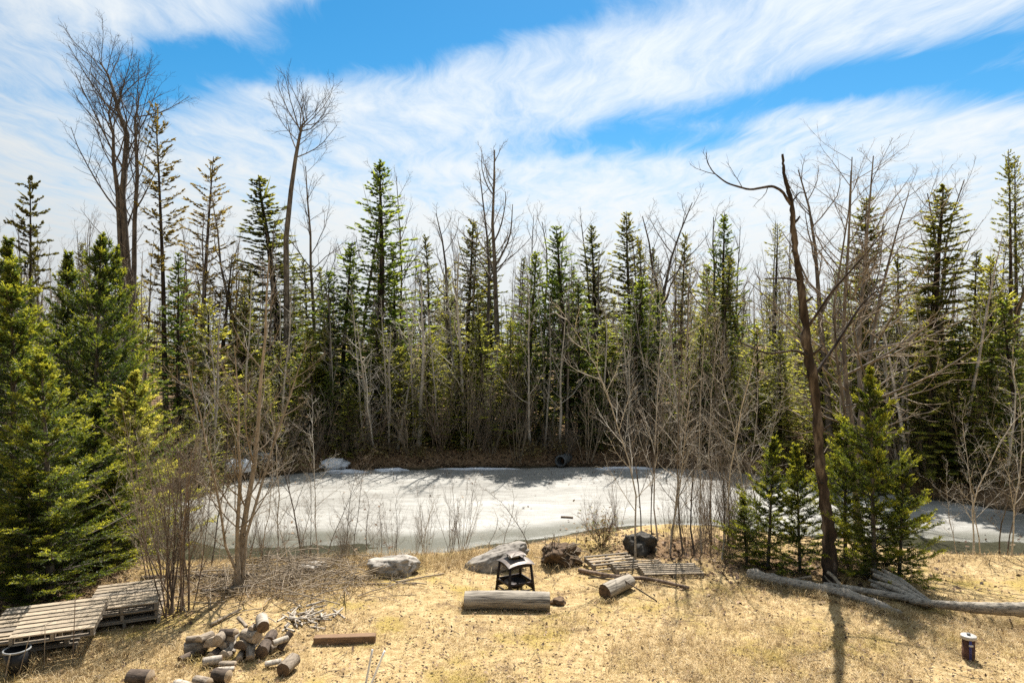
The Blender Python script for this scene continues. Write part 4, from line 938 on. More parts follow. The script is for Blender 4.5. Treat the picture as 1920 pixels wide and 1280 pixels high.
# firewood pile: near end pixel, its height, length, heading (deg, 90 = away from the camera), pitch, radius, bark, end, label
fw = [
 (346, 1212, .11, .40, 22, 4, .095, 'log_bark', 'end_dark', 'thick log at the left end of the firewood pile'),
 (350, 1196, .22, .30, 10, 0, .06, 'log_bark', 'end_dark', 'thin log lying behind the leftmost thick one'),
 (397, 1207, .16, .34, 100, -14, .115, 'log_bark', 'end', 'widest pale cut face in the middle left of the firewood pile'),
 (418, 1207, .15, .32, 82, -8, .06, 'log_bark', 'end', 'small round beside the widest pale cut face'),
 (442, 1183, .30, .36, 160, -6, .065, 'log_dark', 'end', 'log on the pile with its pale end turned right'),
 (482, 1189, .30, .38, 150, -4, .095, 'log_bark', 'end', 'large brown-faced log just under the topmost one'),
 (493, 1171, .46, .36, 115, 8, .090, 'log_birch', 'end_dark', 'topmost log of the firewood pile, white barked'),
 (450, 1210, .16, .36, 75, -6, .100, 'log_bark', 'end_dark', 'dark-faced round log in the centre of the pile'),
 (434, 1218, .06, .30, 105, 40, .050, 'log_birch', 'end', 'white-barked billet leaning upright in the pile'),
 (420, 1226, .05, .26, 85, 0, .085, 'log_bark', 'end', 'half round at the foot of the widest cut face'),
 (381, 1237, .07, .34, 15, 2, .065, 'log_birch', 'end_dark', 'pale log low at the front left of the pile'),
 (412, 1240, .05, .30, 2, 0, .048, 'log_bark', 'end', 'straight split billet low at the front of the pile'),
 (408, 1252, .05, .30, 8, 0, .045, 'log_birch', 'end', 'thin pale billet before the pile'),
 (428, 1262, .09, .30, 165, 0, .085, 'log_dark', 'end', 'dark-barked round lying in front of the pile'),
 (392, 1276, .07, .32, 160, 0, .070, 'log_bark', 'end', 'log at the bottom edge left of the dark-barked round'),
 (355, 1284, .06, .32, 158, 0, .065, 'log_birch', 'end', 'log cut by the bottom edge of the picture'),
 (531, 1252, .10, .42, 80, 2, .100, 'log_bark', 'end_dark', 'lone log with a black end right of the pile'),
 (497, 1240, .05, .30, 18, 3, .050, 'log_birch', 'end', 'pale knotty billet between the pile and the lone log'),
 (524, 1212, .06, .36, 60, 38, .055, 'log_dark', 'end_dark', 'dark billet propped at the right end of the pile'),
 (512, 1202, .16, .30, 40, 4, .055, 'log_birch', 'end', 'pale billet on the right shoulder of the pile'),
 (490, 1218, .10, .34, 95, 0, .090, 'log_dark', 'end_dark', 'black round in the shadow at the right of the pile'),
 (470, 1228, .07, .36, 110, 24, .060, 'log_bark', 'end', 'slanting log in front of the dark-faced round'),
 (337, 1234, .06, .28, 60, 0, .060, 'log_dark', 'end_dark', 'dark round low at the left foot of the pile'),
 (372, 1220, .05, .30, 95, 0, .080, 'log_dark', 'end_dark', 'dark round under the leftmost thick log'),
 (503, 1198, .10, .32, 95, 4, .085, 'log_dark', 'end_dark', 'dark round under the large brown-faced log'),
 (462, 1196, .10, .34, 88, 2, .085, 'log_dark', 'end_dark', 'dark round buried at the back of the pile'),
 (408, 1196, .26, .32, 88, -4, .075, 'log_bark', 'end', 'pale-faced log resting on the widest cut face'),
 (372, 1198, .24, .34, 70, -4, .070, 'log_bark', 'end', 'log lying across the leftmost thick one'),
 (430, 1196, .20, .34, 96, -2, .075, 'log_birch', 'end', 'pale-faced log at the centre of the upper row'),
 (466, 1212, .10, .34, 92, -2, .070, 'log_bark', 'end', 'pale-faced log right of the dark-faced centre round'),
 (505, 1212, .06, .30, 70, -2, .065, 'log_bark', 'end', 'small pale-faced round low at the right of the pile'),
 (448, 1230, .05, .28, 100, 0, .055, 'log_bark', 'end', 'little round at the front foot of the pile'),
 (396, 1228, .05, .30, 80, 0, .070, 'log_dark', 'end', 'round below the widest cut face'),
 (470, 1176, .38, .32, 60, 0, .060, 'log_bark', 'end', 'thin log crossing just left of the topmost one'),
 (243, 1264, .10, .40, -5, 0, .105, 'log_dark', 'end', 'thick rough log alone between bucket and firewood pile'),
 (462, 1172, .20, .36, 140, 16, .030, 'log_bark', 'end', 'thin split stave leaning at the back of the pile'),
]
for k, (px, py, zc, L, hd, pt, r_, bm_, em_, lab) in enumerate(fw):
    x, Y = gp(px, py, zc); g0 = gz(x, Y)
    d = Vector((math.cos(R(hd))*math.cos(R(pt)), math.sin(R(hd))*math.cos(R(pt)), math.sin(R(pt))))
    p0 = Vector((x, Y, g0+zc)); log('firewood_log', p0, p0 + d*L*.72, r_*.98, lab, 'firewood log', bm_, em_, 'firewood pile', 14, 0.10, 60+k, None, (None, None, .15, None, .4)[k % 5])

# beam, stakes, poles
xa, ya = gp(587, 1204); xb, yb = gp(703, 1200)
o = obj('timber_beam', box_mesh('timber_beam', math.hypot(xb-xa, yb-ya), 0.13, 0.125, M['beam'], 0.006), None, ((xa+xb)/2, (ya+yb)/2+0.06, gz((xa+xb)/2, (ya+yb)/2)+0.055), (0, 0, math.atan2(yb-ya, xb-xa)))
tag(o, 'short orange-brown squared timber lying on the lawn', 'timber')
def pole(name, pts, r0, r1, label, cat, m='bark_grey', jit=0.05, seed=1, group=None, S=8):
    rads = np.linspace(r0, r1, len(pts)); b = tube_mesh(pts, rads, S, jit, seed)
    return tag(obj(name, b.mesh(name, M[m], True)), label, cat, group)
def G(px, py, h=0.0):
    x, Y = gp(px, py); return (x, Y, gz(x, Y)+h)
def up_stick(px, py, dx, dy, h, r_, lab, m='white_stick', nm='white_stake'):
    b = Vector(G(px, py, -0.08)); return pole(nm, [b, b + Vector((dx, dy, h+0.08))], r_, r_*0.8, lab, 'stake', m, 0.0)
up_stick(684, 1279, 0.09, 0.05, 0.42, 0.016, 'left one of two white stakes stuck in the lawn at the bottom edge', 'white_stick')
up_stick(691, 1283, 0.20, 0.06, 0.42, 0.016, 'right, more slanting one of two white stakes at the bottom edge', 'white_stick')
pole('wooden_pole', [G(1086, 1066, .05), G(1130, 1078, .06), G(1180, 1089, .06), G(1205, 1090, .06), G(1245, 1099, .06), G(1292, 1109, .04)], 0.045, 0.034, 'long crooked pole lying in front of the right pallets', 'pole', 'bark_red', 0.06, 2)
pole('thin_rod', [G(1103, 1087, .10), G(1160, 1108, .27), G(1232, 1128, .012)], 0.015, 0.012, 'thin straight rod propped across the short log', 'rod', 'bark_dark', 0.0)
pole('dead_stick', [G(655, 1095, .02), G(705, 1094, .03), G(782, 1094, .02)], 0.018, 0.010, 'straight bleached stick lying left of the log bench', 'stick', 'bark_pale', 0.05, 3)
pole('dead_stick', [G(742, 1090, .02), G(790, 1082, .03), G(833, 1073, .02)], 0.018, 0.012, 'slanting bleached stick below the flat boulder', 'stick', 'bark_pale', 0.05, 4)
x, Y = gp(1063, 971, POND_Z)
pole('drift_stick', [(x-.17, Y+.03, POND_Z+.03), (x, Y, POND_Z+.035), (x+.17, Y-.05, POND_Z+.03)], 0.03, 0.025, 'short brown stick lying out on the ice', 'stick', 'bark_red', 0.08, 4)
# fallen timber on the right
pole('fallen_log', [G(1402, 1086, .09), G(1450, 1096, .10), G(1520, 1110, .09), G(1580, 1122, .10), G(1640, 1136, .06), G(1690, 1150, .0)], 0.10, 0.06, 'grass-grown rotten log running right across the lawn', 'log', 'deadwood', 0.12, 6, 'fallen wood at the right', 12)
pole('fallen_log', [G(1545, 1104, .08), G(1590, 1113, .10), G(1650, 1122, .10), G(1720, 1130, .08)], 0.05, 0.06, 'slim grey log lying just behind the grass-grown one', 'log', 'deadwood', 0.08, 7, 'fallen wood at the right', 9)
pole('dead_branch', [G(1473, 1088, .03), G(1500, 1094, .11), G(1520, 1103, .22)], 0.014, 0.026, 'forked branch leaning on the grass-grown log', 'branch', 'bark_pale', 0.06, 8)
pole('dead_branch', [G(1552, 1096, .24), G(1563, 1100, .20), G(1578, 1112, .12)], 0.035, 0.03, 'stub branch sticking up from the slim grey log', 'branch', 'bark_pale', 0.06, 9)
pole('dead_branch', [G(1543, 1090, .16), G(1552, 1101, .14), G(1566, 1110, .12)], 0.012, 0.018, 'thin curved twig beside the stub branch', 'branch', 'bark_pale', 0.06, 9)
FT = lambda px, py, z: (*gp(px, py, z), z)
pole('fallen_log', [FT(1705, 1125, .07), FT(1760, 1132, .10), FT(1820, 1138, .14), FT(1880, 1141, .16), FT(1940, 1142, .17), FT(2060, 1143, .17)], 0.05, 0.14, 'long barkless trunk over a hollow at the right edge', 'log', 'deadwood', 0.05, 10, 'fallen wood at the right', 14)
def splinter_stump():
    b = MB(); q = np.random.default_rng(8); c = Vector(G(1645, 1098, 0.20)); e = Vector(G(1745, 1134, 0.06))
    for k in range(11):
        s = q.normal(0, 1, 3)*[.10, .10, .05]; p0 = c + Vector(s)*1.5 + Vector((q.uniform(-.15, .1), 0, 0)); p1 = e + Vector(s)*0.4
        t = tube_mesh([p0, p0.lerp(p1, .3)+Vector((0, 0, .02)), p1], [.02+.02*q.uniform(), .055, .03], 6, 0.12, 30+k, sub=3)
        off = b.n; b.add(t.v[0], t.q[0][0])
    return b
tag(obj('splintered_stump', splinter_stump().mesh('splintered_stump', M['deadwood'], True)), 'splayed splintered grey root end lying right of the firs', 'stump')
for k, (pa, pb, r_, lab) in enumerate([((265, 1086), (482, 1085), .06, 'dark straight log on the ground behind the alder clumps'), ((380, 1110), (470, 1104), .05, 'short log at the foot of the arching tree'), ((395, 1172), (452, 1142), .03, 'pale branch slanting from the firewood to the brush heap'), ((520, 1120), (600, 1050), .018, 'long thin branch across the brush heap')]):
    pole('fallen_branch', [G(*pa, r_*1.2), G((pa[0]+pb[0])/2, (pa[1]+pb[1])/2, r_*1.5), G(*pb, r_*1.5)], r_, r_*0.7, lab, 'branch', ('bark_dark', 'bark_grey', 'bark_pale', 'bark_pale')[k], 0.08, 20+k)

# boulders
def boulder(px, by, sx, sy, sz, seed, label, m='stone', rz=0.0, rough=0.22, sink=0.3, skew=0.0, name='boulder'):
    bm = bmesh.new(); bmesh.ops.create_icosphere(bm, subdivisions=5, radius=1.0)
    from mathutils import noise
    for v in bm.verts:
        n = v.co.normalized(); o_ = Vector((seed*3.1, seed*1.7, 0))
        d = 1 + rough*noise.noise(n*1.3 + o_)*1.6 + rough*0.45*noise.noise(n*3.5 + o_) + rough*0.22*noise.noise(n*10 + o_) - 0.12*max(0.0, 0.25-abs(noise.noise(n*2.3 + o_*2)))*2 + 0.03*noise.noise(n*26 + o_)
        c = n*d; c.z = max(min(c.z, 0.72 + 0.15*noise.noise(n*2+o_)), -0.6)
        v.co = Vector((c.x*sx, c.y*sy, c.z*sz + skew*c.x*sz))
    for f in bm.faces: f.smooth = True
    me = bpy.data.meshes.new(name); bm.to_mesh(me); bm.free(); me.materials.append(M[m])
    x, Y = gp(px, by); Y += sy*0.8; x = xat(px, Y)
    return tag(obj(name, me, None, (x, Y, gz(x, Y)+sz*(0.6-sink)), (0, 0, rz)), label, 'boulder')
boulder(738, 1080, .47, .32, .26, 1, 'flat-topped grey boulder left of the fire pit', 'stone', 0.1, sink=0.1)
boulder(928, 1066, .66, .34, .30, 2, 'long smooth slab boulder rising behind the fire pit', 'stone', 0.10, 0.10, 0.22, 0.75)
boulder(1204, 1036, .31, .26, .32, 5, 'dark pointed boulder behind the right pallets', 'stone_dark', 0.5, 0.35, 0.1)
o = boulder(1054, 1056, .40, .30, .30, 7, 'ragged clod of roots and earth left of the right pallets', 'earth', 0.3, 0.5, 0.15, name='root_clod'); o['category'] = 'root clod'
def roots():
    b = MB(); q = np.random.default_rng(3)
    n = 70; a = q.uniform(0, 6.28, n); st = np.stack([np.cos(a)*.38*q.uniform(.6, 1, n), np.sin(a)*.30*q.uniform(.6, 1, n), q.uniform(-.1, .28, n)], 1)
    d = np.stack([-np.sin(a), np.cos(a), q.normal(0, .7, n)], 1)+q.normal(0, .5, (n, 3)); p, rd = grow(q, st, d, q.uniform(.15, .5, n), np.full(n, .011), 6, -0.4, 0.3, .3); b.tubes(p, rd, 4)
    return b
stuff(obj('roots', roots().mesh('roots', M['bark_pale'], True), o))
o = boulder(1047, 1133, .12, .10, .10, 9, 'fist-sized dark clod right of the log bench', 'earth', 0.2, 0.4); o['category'] = 'clod'
boulder(585, 1075, .3, .25, .15, 11, 'low grey stone half hidden in the brush heap', 'stone', 0.4)

# fire pit: steel frame with a curved lantern roof
def firepit():
    cx, cy = xat(966, 12.35), 12.45; z0 = gz(cx, cy)
    o = tag(empty('fire_pit', (cx, cy, z0), (0, 0, R(45-17.5))), 'black steel fire pit with four splayed legs and a lantern roof', 'fire pit')
    h, hb, ht = 0.56, 0.255, 0.205
    for sx in (-1, 1):
        for sy in (-1, 1):
            b = tube_mesh([(sx*hb, sy*hb, -0.02), (sx*(hb-.012), sy*(hb-.012), .2), (sx*ht, sy*ht, h)], [.030, .030, .026], 4, 0, 1, sub=1)
            obj('leg', b.mesh('leg', M['black_steel']), o)
    for k, (dx, dy) in enumerate(((1, 0), (-1, 0), (0, 1), (0, -1))):
        ry = R(90)*(dx == 0)
        p = obj('side_rail', box_mesh('side_rail', 0.025, 0.46, 0.03, M['black_steel'], 0.003), o, (dx*.245, dy*.245, .215), (0, 0, R(90) if dx == 0 else 0))
        p = obj('top_rail', box_mesh('top_rail', 0.025, 0.38, 0.05, M['black_steel'], 0.003), o, (dx*.205, dy*.205, .52), (0, 0, R(90) if dx == 0 else 0))
        p = obj('bottom_rail', box_mesh('bottom_rail', 0.02, 0.47, 0.025, M['black_steel'], 0.003), o, (dx*.252, dy*.252, .09), (0, 0, R(90) if dx == 0 else 0))
    obj('back_panel', box_mesh('back_panel', 0.008, 0.44, 0.11, M['black_steel'], 0.001), o, (.232, 0, .15))
    obj('side_panel', box_mesh('side_panel', 0.44, 0.008, 0.11, M['black_steel'], 0.001), o, (0, .232, .15))
    # fire bowl
    m = MB(); S = 20; an = np.arange(S)/S*2*np.pi; prof = [(.20, .20), (.19, .16), (.14, .11), (.05, .085)]
    V = np.array([(r_*math.cos(t), r_*math.sin(t), z) for r_, z in prof for t in an]); idx = np.arange(len(prof)*S).reshape(-1, S)
    A = idx[:-1]; B = np.roll(A, -1, 1); Dn = idx[1:]; C = np.roll(Dn, -1, 1); m.add(V, np.stack([A, B, C, Dn], -1).reshape(-1, 4)); obj('fire_bowl', m.mesh('fire_bowl', M['black_steel'], True), o)
    def roof(hl, hi, zl, zh, arch, flare, nm):
        n = 9; m = MB(); rows = 5
        for side in range(4):
            ca, sa = math.cos(side*math.pi/2), math.sin(side*math.pi/2); V = []
            for j in range(rows):
                f = j/(rows-1); hw = hl + (hi-hl)*f; zz = zl + (zh-zl)*f**0.8
                for i in range(n):
                    t = -1 + 2*i/(n-1); z = zz + arch*(1-f)*(1-t*t); xx, yy = hw, hw*t
                    V.append((xx*ca-yy*sa, xx*sa+yy*ca, z))
            idx = np.arange(rows*n).reshape(rows, n)
            q = np.stack([idx[:-1, :-1], idx[:-1, 1:], idx[1:, 1:], idx[1:, :-1]], -1).reshape(-1, 4)
            V = np.array(V); m.add(np.concatenate([V, V-[0, 0, .008]]), np.concatenate([q, q[:, ::-1]+rows*n]))
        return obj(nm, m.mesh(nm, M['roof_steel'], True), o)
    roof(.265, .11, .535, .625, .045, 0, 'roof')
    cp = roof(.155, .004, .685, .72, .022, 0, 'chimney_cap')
    for sx in (-1, 1):
        for sy in (-1, 1): obj('cap_post', tube_mesh([(sx*.105, sy*.105, .615), (sx*.11, sy*.11, .70)], [.008, .008], 6, 0, 1, sub=1).mesh('cap_post', M['black_steel']), o)
    return (cx, cy, z0)
cx, cy, cz0 = firepit()
s1 = obj('paving_slab', box_mesh('paving_slab', 0.42, 0.22, 0.06, M['stone'], 0.008, 0.004, 3), None, (cx+.02, cy-.40, gz(cx, cy-.4)+.025), (0, 0, .05)); tag(s1, 'small concrete slab under the front of the fire pit', 'slab')
s1 = obj('paving_slab', box_mesh('paving_slab', 0.20, 0.14, 0.06, M['stone'], 0.008, 0.004, 4), None, (cx-.26, cy-.24, gz(cx-.2, cy-.2)+.025), (0, 0, .3)); tag(s1, 'broken grey block at the left foot of the fire pit', 'slab')

# well casing
def lathe(prof, S=24):
    m = MB(); an = np.arange(S)/S*2*np.pi; V = np.array([(r_*math.cos(t), r_*math.sin(t), z) for r_, z in prof for t in an]); idx = np.arange(len(prof)*S).reshape(-1, S)
    A = idx[:-1]; B = np.roll(A, -1, 1); Dn = idx[1:]; C = np.roll(Dn, -1, 1); m.add(V, np.stack([A, B, C, Dn], -1).reshape(-1, 4)); return m
x, Y = gp(1816, 1238); z0 = gz(x, Y)
o = tag(empty('well_casing', (x, Y, z0)), 'rusty capped well pipe standing in the lawn at lower right', 'well pipe')
obj('casing', lathe([(.080, -.1), (.080, .30), (.0, .30)]).mesh('casing', M['rust'], True), o)
c = obj('cap', lathe([(.0, .285), (.092, .285), (.099, .292), (.099, .328), (.094, .334), (.0, .336)]).mesh('cap', M['cap']), o)
obj('plug', lathe([(.026, .335), (.026, .362), (.0, .365)], 6).mesh('plug', M['grey_plastic']), c)
obj('conduit', tube_mesh([(-.03, -.088, -.05), (-.03, -.088, .2), (-.03, -.085, .285)], [.017]*3, 8, 0, 1, sub=1).mesh('conduit', M['blue'], True), o)
obj('conduit_clamp', box_mesh('conduit_clamp', .05, .03, .025, M['cap'], .003), o, (-.03, -.1, .225))

# bucket
x, Y = gp(32, 1211, .36); z0 = gz(x, Y)
o = tag(empty('plant_bucket', (x, Y, z0)), 'black plastic bucket with a pale rim in front of the left pallets', 'bucket')
obj('body', lathe([(.0, .0), (.125, .0), (.155, .34), (.148, .34), (.12, .05), (.0, .05)]).mesh('body', M['black_plastic'], True), o)
obj('rim', lathe([(.155, .325), (.166, .33), (.166, .35), (.150, .352), (.148, .335)]).mesh('rim', M['grey_plastic'], True), o)
for k, (px, py, dx, h, lab) in enumerate([(82, 1254, .0, .62, 'straight straw-coloured stalk right of the bucket'), (30, 1268, .16, .55, 'slanting pale stalk in front of the bucket'), (6, 1274, .07, .35, 'pale split stick at the left bottom edge'), (136, 1242, .02, .95, 'tall thin reddish weed stalk before the loose pallet')]):
    up_stick(px, py, dx, .03, h, .006 if k != 2 else .012, lab, 'bark_pale' if k < 3 else 'bark_red', 'dry_stalk')

# culvert across the pond
x, Y = gp(1056, 866, -0.35)
o = tag(empty('culvert_pipe', (x, Y-0.1, -0.24), (R(88), 0, R(-22))), 'round grey culvert pipe mouth on the far shore', 'pipe')
obj('pipe', lathe([(.20, -1.5)] + [(.20 + .010*(k % 2), -1.5 + k*.06) for k in range(1, 32)] + [(.212, .40), (.180, .40), (.180, -1.4)], 28).mesh('pipe', M['pipe'], True), o)
obj('collar', lathe([(.21, .32), (.228, .33), (.228, .41), (.182, .415)], 28).mesh('collar', M['pipe'], True), o)

# snow left on the far shore
m, g = mat('old_snow'); pos = g.node('ShaderNodeNewGeometry').outputs['Position']; n = g.noise(pos, 9, 5, 0.6)
finish(g, g.ramp(n, (0.3, (0.55, 0.56, 0.58)), (0.7, (0.82, 0.83, 0.85))), 0.7, n, 0.5, 0.03, 0.3); M['snow'] = m
for k, (px, py, sx, sy, sz, lab) in enumerate([(625, 878, .55, .35, .26, 'lumpy snow heap on the far shore left of centre'), (450, 884, 1.3, .6, .36, 'broad snow bank at the left end of the ice'), (425, 868, 1.0, .4, .3, 'snow strip up the bank behind the left alder'), (650, 856, .9, .25, .14, 'flat snow strip on the bank above the lumpy heap'), (735, 880, .7, .22, .12, 'thin snow rim at the ice edge below the tallest spire'), (900, 877, 1.5, .16, .10, 'long snow rim along the far ice edge at centre'), (1170, 877, 1.1, .16, .09, 'snow rim at the ice edge right of the culvert')]):
    bm = bmesh.new(); bmesh.ops.create_icosphere(bm, subdivisions=4, radius=1)
    from mathutils import noise
    for v in bm.verts:
        nn = noise.noise(v.co*2.2 + Vector((k*5, 0, 0))) + 0.5*noise.noise(v.co*5 + Vector((k*5, 0, 0)))
        c = v.co*(1+0.35*nn); v.co = Vector((c.x*sx, c.y*sy, c.z*sz))
    for f in bm.faces: f.smooth = True
    me = bpy.data.meshes.new('snow_patch'); bm.to_mesh(me); bm.free(); me.materials.append(M['snow'])
    x, Y = gp(px, py, -0.45 if py > 870 else 0.1); tag(obj('snow_patch', me, None, (x, Y, gz(x, Y)+0.02)), lab, 'snow', 'snow left on the far shore')

# ------------------------------------------------------------------ ground cover
def blades(name, P, h, wd, lean, m, r, tint):
    n = len(P); a = r.uniform(0, 6.283, n); d = np.stack([np.cos(a), np.sin(a), np.zeros(n)], 1); s = np.stack([-np.sin(a), np.cos(a), np.zeros(n)], 1)
    ln = (lean*r.uniform(0.3, 1.6, n))[:, None]; h = h[:, None]
    b = r.uniform(0, 6.283, n); s = np.stack([np.cos(b), np.sin(b), np.zeros(n)], 1)*wd*0.5
    mid = P + d*h*ln*0.35 + np.array([0, 0, 1.])*h*0.6; tip = P + d*h*ln + np.array([0, 0, 1.])*h*np.maximum(0.25, 1-0.4*ln)
    V = np.stack([P-s, P+s, mid+s*0.7, mid-s*0.7, tip], 1).reshape(-1, 3); ix = np.arange(n)[:, None]*5
    mb = MB(); mb.add(V, ix+[0, 1, 2, 3], ix+[3, 2, 4], 0, np.repeat(tint, 5))
    return mb.mesh(name, m, False, True)
m, g = mat('straw'); ti = g.node('ShaderNodeAttribute', attribute_name='tint').outputs['Fac']; pos = g.node('ShaderNodeNewGeometry').outputs['Position']
n = g.noise(pos, 0.75, 4, 0.6); n7 = g.noise(pos, 7, 5, 0.6)
tv = g.math('ADD', ti, g.math('MULTIPLY', g.math('SUBTRACT', n7, 0.5), 1.6))
col = g.ramp(tv, (0.0, (0.14, 0.082, 0.034)), (0.35, (0.39, 0.275, 0.125)), (0.7, (0.56, 0.425, 0.23)), (1.0, (0.69, 0.57, 0.37)))
f = g.math('MULTIPLY', g.smooth(g.math('ADD', g.math('MULTIPLY', n, 0.7), g.math('MULTIPLY', n7, 0.3)), 0.50, 0.64), 0.7)
col = g.mix(f, col, g.mix(ti, (0.22, 0.17, 0.03), (0.55, 0.41, 0.12)))
finish(g, col, 0.8, transl=0.25); M['straw'] = m
r = np.random.default_rng(123)
def lawn_pts(n, y0, y1, dmin):
    y = y0 + (y1-y0)*r.uniform(size=n)**1.15; x = r.uniform(-0.79, 0.79, n)*y; d = sdf(x, y); k = d > dmin; x, y, d = x[k], y[k], d[k]
    return np.stack([x, y, ground(x, y, d)-0.004], 1)
P = lawn_pts(200000, 8.6, 16.5, 0.35)
P = P[r.uniform(size=len(P)) > .9*np.exp(-((P[:, 0]-3.6)/1.5)**2 - ((P[:, 1]-15.0)/1.0)**2)]
P = P[(lump(P[:, 0]*1.3+3, P[:, 1]*1.3) + 0.5*lump(P[:, 0]*3.1, P[:, 1]*3.1+5) < 0.42) | (r.uniform(size=len(P)) < .25)]
cl_ = lump(P[:, 0]*2.3, P[:, 1]*2.3) + 0.6*lump(P[:, 0]*7, P[:, 1]*7)
tag(obj('lawn_grass', blades('lawn_grass', P, r.uniform(.018, .060, len(P))*np.clip(1 + 0.8*cl_, 0.3, 2.2), 0.006, 1.3, M['straw'], r, np.clip(r.normal(.55, .22, len(P)), 0, 1))), 'short dry straw-coloured lawn grass across the yard', 'grass', kind='stuff')
# long matted tufts along the shore, round the logs and over the rough ground on the left
spots = []
def tuft(px, py, spread, n, h=0.22): 
    x, Y = gp(px, py); spots.append((x, Y, spread, n, h))
for px in range(610, 900, 14): tuft(px, 1052 + 6*math.sin(px), .35, 130, .24)
for px in range(880, 1100, 16): tuft(px, 1036 + 4*math.sin(px), .30, 90, .22)
for px in range(1240, 1420, 18): tuft(px, 1020 + 9*math.sin(px*.7), .45, 50, .14)
for px in range(1730, 1925, 18): tuft(px, 1043, .3, 50, .18)
for px in range(1404, 1700, 8): tuft(px, 1096+(px-1410)*.225, .08, 40, .13)
for px in range(1404, 1560, 6): tuft(px, 1090+(px-1410)*.225, .08, 26, .19)
for px in range(1650, 1880, 14): tuft(px, 1140+(px-1650)*.13, .2, 70, .14)
for k in range(60): tuft(r.uniform(190, 700), r.uniform(1060, 1130), .4, 60, .22)
for k in range(26): tuft(r.uniform(0, 360), r.uniform(1200, 1275), .3, 70, .17)
for k in range(14): tuft(r.uniform(330, 560), r.uniform(1180, 1270), .25, 45, .12)
for t in np.arange(0, seg[-1], 0.3): spots.append((np.interp(t, seg, far_edge[:, 0]), np.interp(t, seg, far_edge[:, 1])+r.uniform(.1, 1.3), .3, 70, .26))
for px in range(868, 1040, 9): tuft(px, 1147, .05, 16, .07)
tuft(872, 1138, .06, 120, .22); tuft(892, 1107, .08, 60, .16); tuft(1128, 1128, .08, 140, .12); tuft(1150, 1128, .08, 80, .12)
tuft(1795, 1205, .1, 14, .28); tuft(30, 1262, .12, 60, .3); tuft(1020, 1055, .3, 120, .2); tuft(1000, 1060, .3, 100, .2); tuft(690, 1082, .2, 90, .2)
A = [np.stack([r.normal(x, s, n_), r.normal(y, s*.7, n_), np.full(n_, h)], 1) for x, y, s, n_, h in spots]; A = np.concatenate(A)
d = sdf(A[:, 0], A[:, 1]); A = A[d > 0.12]; d = d[d > 0.12]
P = np.stack([A[:, 0], A[:, 1], ground(A[:, 0], A[:, 1], d)-0.005], 1)
tag(obj('long_dry_grass', blades('long_dry_grass', P, A[:, 2]*r.uniform(.5, 1.25, len(A)), 0.007, 1.0, M['straw'], r, np.clip(r.normal(.45, .22, len(A)), 0, 1))), 'long matted dry grass along the shore and round the logs', 'grass', kind='stuff')
# fallen leaves and specks
def leaves(n, P, size, m, name, label):
    a = r.uniform(0, 6.283, n); up = nrm(np.stack([r.normal(0, .5, n), r.normal(0, .5, n), np.ones(n)], 1))
    u = nrm(np.cross(up, np.stack([np.cos(a), np.sin(a), np.zeros(n)], 1))); v = np.cross(up, u); s = (size*r.uniform(.5, 1.3, n))[:, None]
    V = np.stack([P-u*s, P-v*s*.55+up*s*.15, P+u*s, P+v*s*.55+up*s*.15], 1).reshape(-1, 3)
    ix = np.arange(n)[:, None]*4; mb = MB(); mb.add(V, None, np.concatenate([ix+[0, 1, 2], ix+[0, 2, 3]]), 0, np.repeat(r.uniform(0, 1, n), 4))
    return tag(obj(name, mb.mesh(name, m, False, True)), label, 'leaves', kind='stuff')
m, g = mat('dead_leaf'); ti = g.node('ShaderNodeAttribute', attribute_name='tint').outputs['Fac']
finish(g, g.ramp(ti, (0, (0.035, 0.02, 0.012)), (0.5, (0.12, 0.07, 0.04)), (0.8, (0.27, 0.17, 0.095)), (1, (0.42, 0.30, 0.19))), 0.8, transl=0.15); M['dead_leaf'] = m
P = lawn_pts(8500, 8.6, 16.5, 0.3); P[:, 2] += 0.04; leaves(len(P), P, .027, M['dead_leaf'], 'fallen_leaves', 'dark curled leaves scattered over the dry lawn')
n = 90000; y = np.where(r.uniform(size=n) < .4, r.uniform(26.5, 31, n), r.uniform(10.6, 33, n)); x = r.uniform(-.8, .8, n)*y; d = sdf(x, y)
lit = np.maximum(ss(21, 22.5, y), ss(-5.2, -7.5, x+.55*(y-12))*ss(10.6, 11.6, y)); lit = np.maximum(lit, .8*np.exp(-((x-5.6)/2.2)**2-((y-13.5)/1.0)**2)); lit = np.maximum(lit, .95*np.exp(-((x-3.6)/1.7)**2 - ((y-15.0)/1.1)**2))
k = (d > .05) & (r.uniform(size=n) < lit); P = np.stack([x[k], y[k], ground(x[k], y[k], d[k])+.015], 1); leaves(len(P), P, .06, M['dead_leaf'], 'leaf_litter', 'brown leaf litter under the trees and on the far bank')
# brush heap
def brush():
    n = 420; x = r.normal(-4.35, 1.05, n); y = r.normal(12.9, .62, n); h = np.abs(r.normal(0, .16, n))*np.exp(-((x+4.2)/1.3)**2)
    st = np.stack([x, y, ground(x, y)+.02+h], 1); a = r.uniform(0, 6.283, n); d = np.stack([np.cos(a), np.sin(a)*.8, r.normal(.02, .16, n)], 1)
    L = r.uniform(.35, 1.5, n); p, rd = grow(r, st - d*L[:, None]*.5, d, L, r.uniform(.004, .013, n), 6, 0.0, .10, .35); p[..., 2] = np.maximum(p[..., 2], ground(p[..., 0], p[..., 1])+.008)
    mb = MB(); mb.tubes(p, rd, 4)
    s = spawn(r, p, rd, L, 3, .3, 1, 35, 12, .35, .6, .4, .0025); p1, r1_ = grow(r, *s, 4, .1, .12, .4); mb.tubes(p1, r1_, 3); return mb
tag(obj('brush_heap', brush().mesh('brush_heap', M['bark_pale'], True)), 'tangled heap of bare cut branches left of the flat boulder', 'brush', kind='stuff')
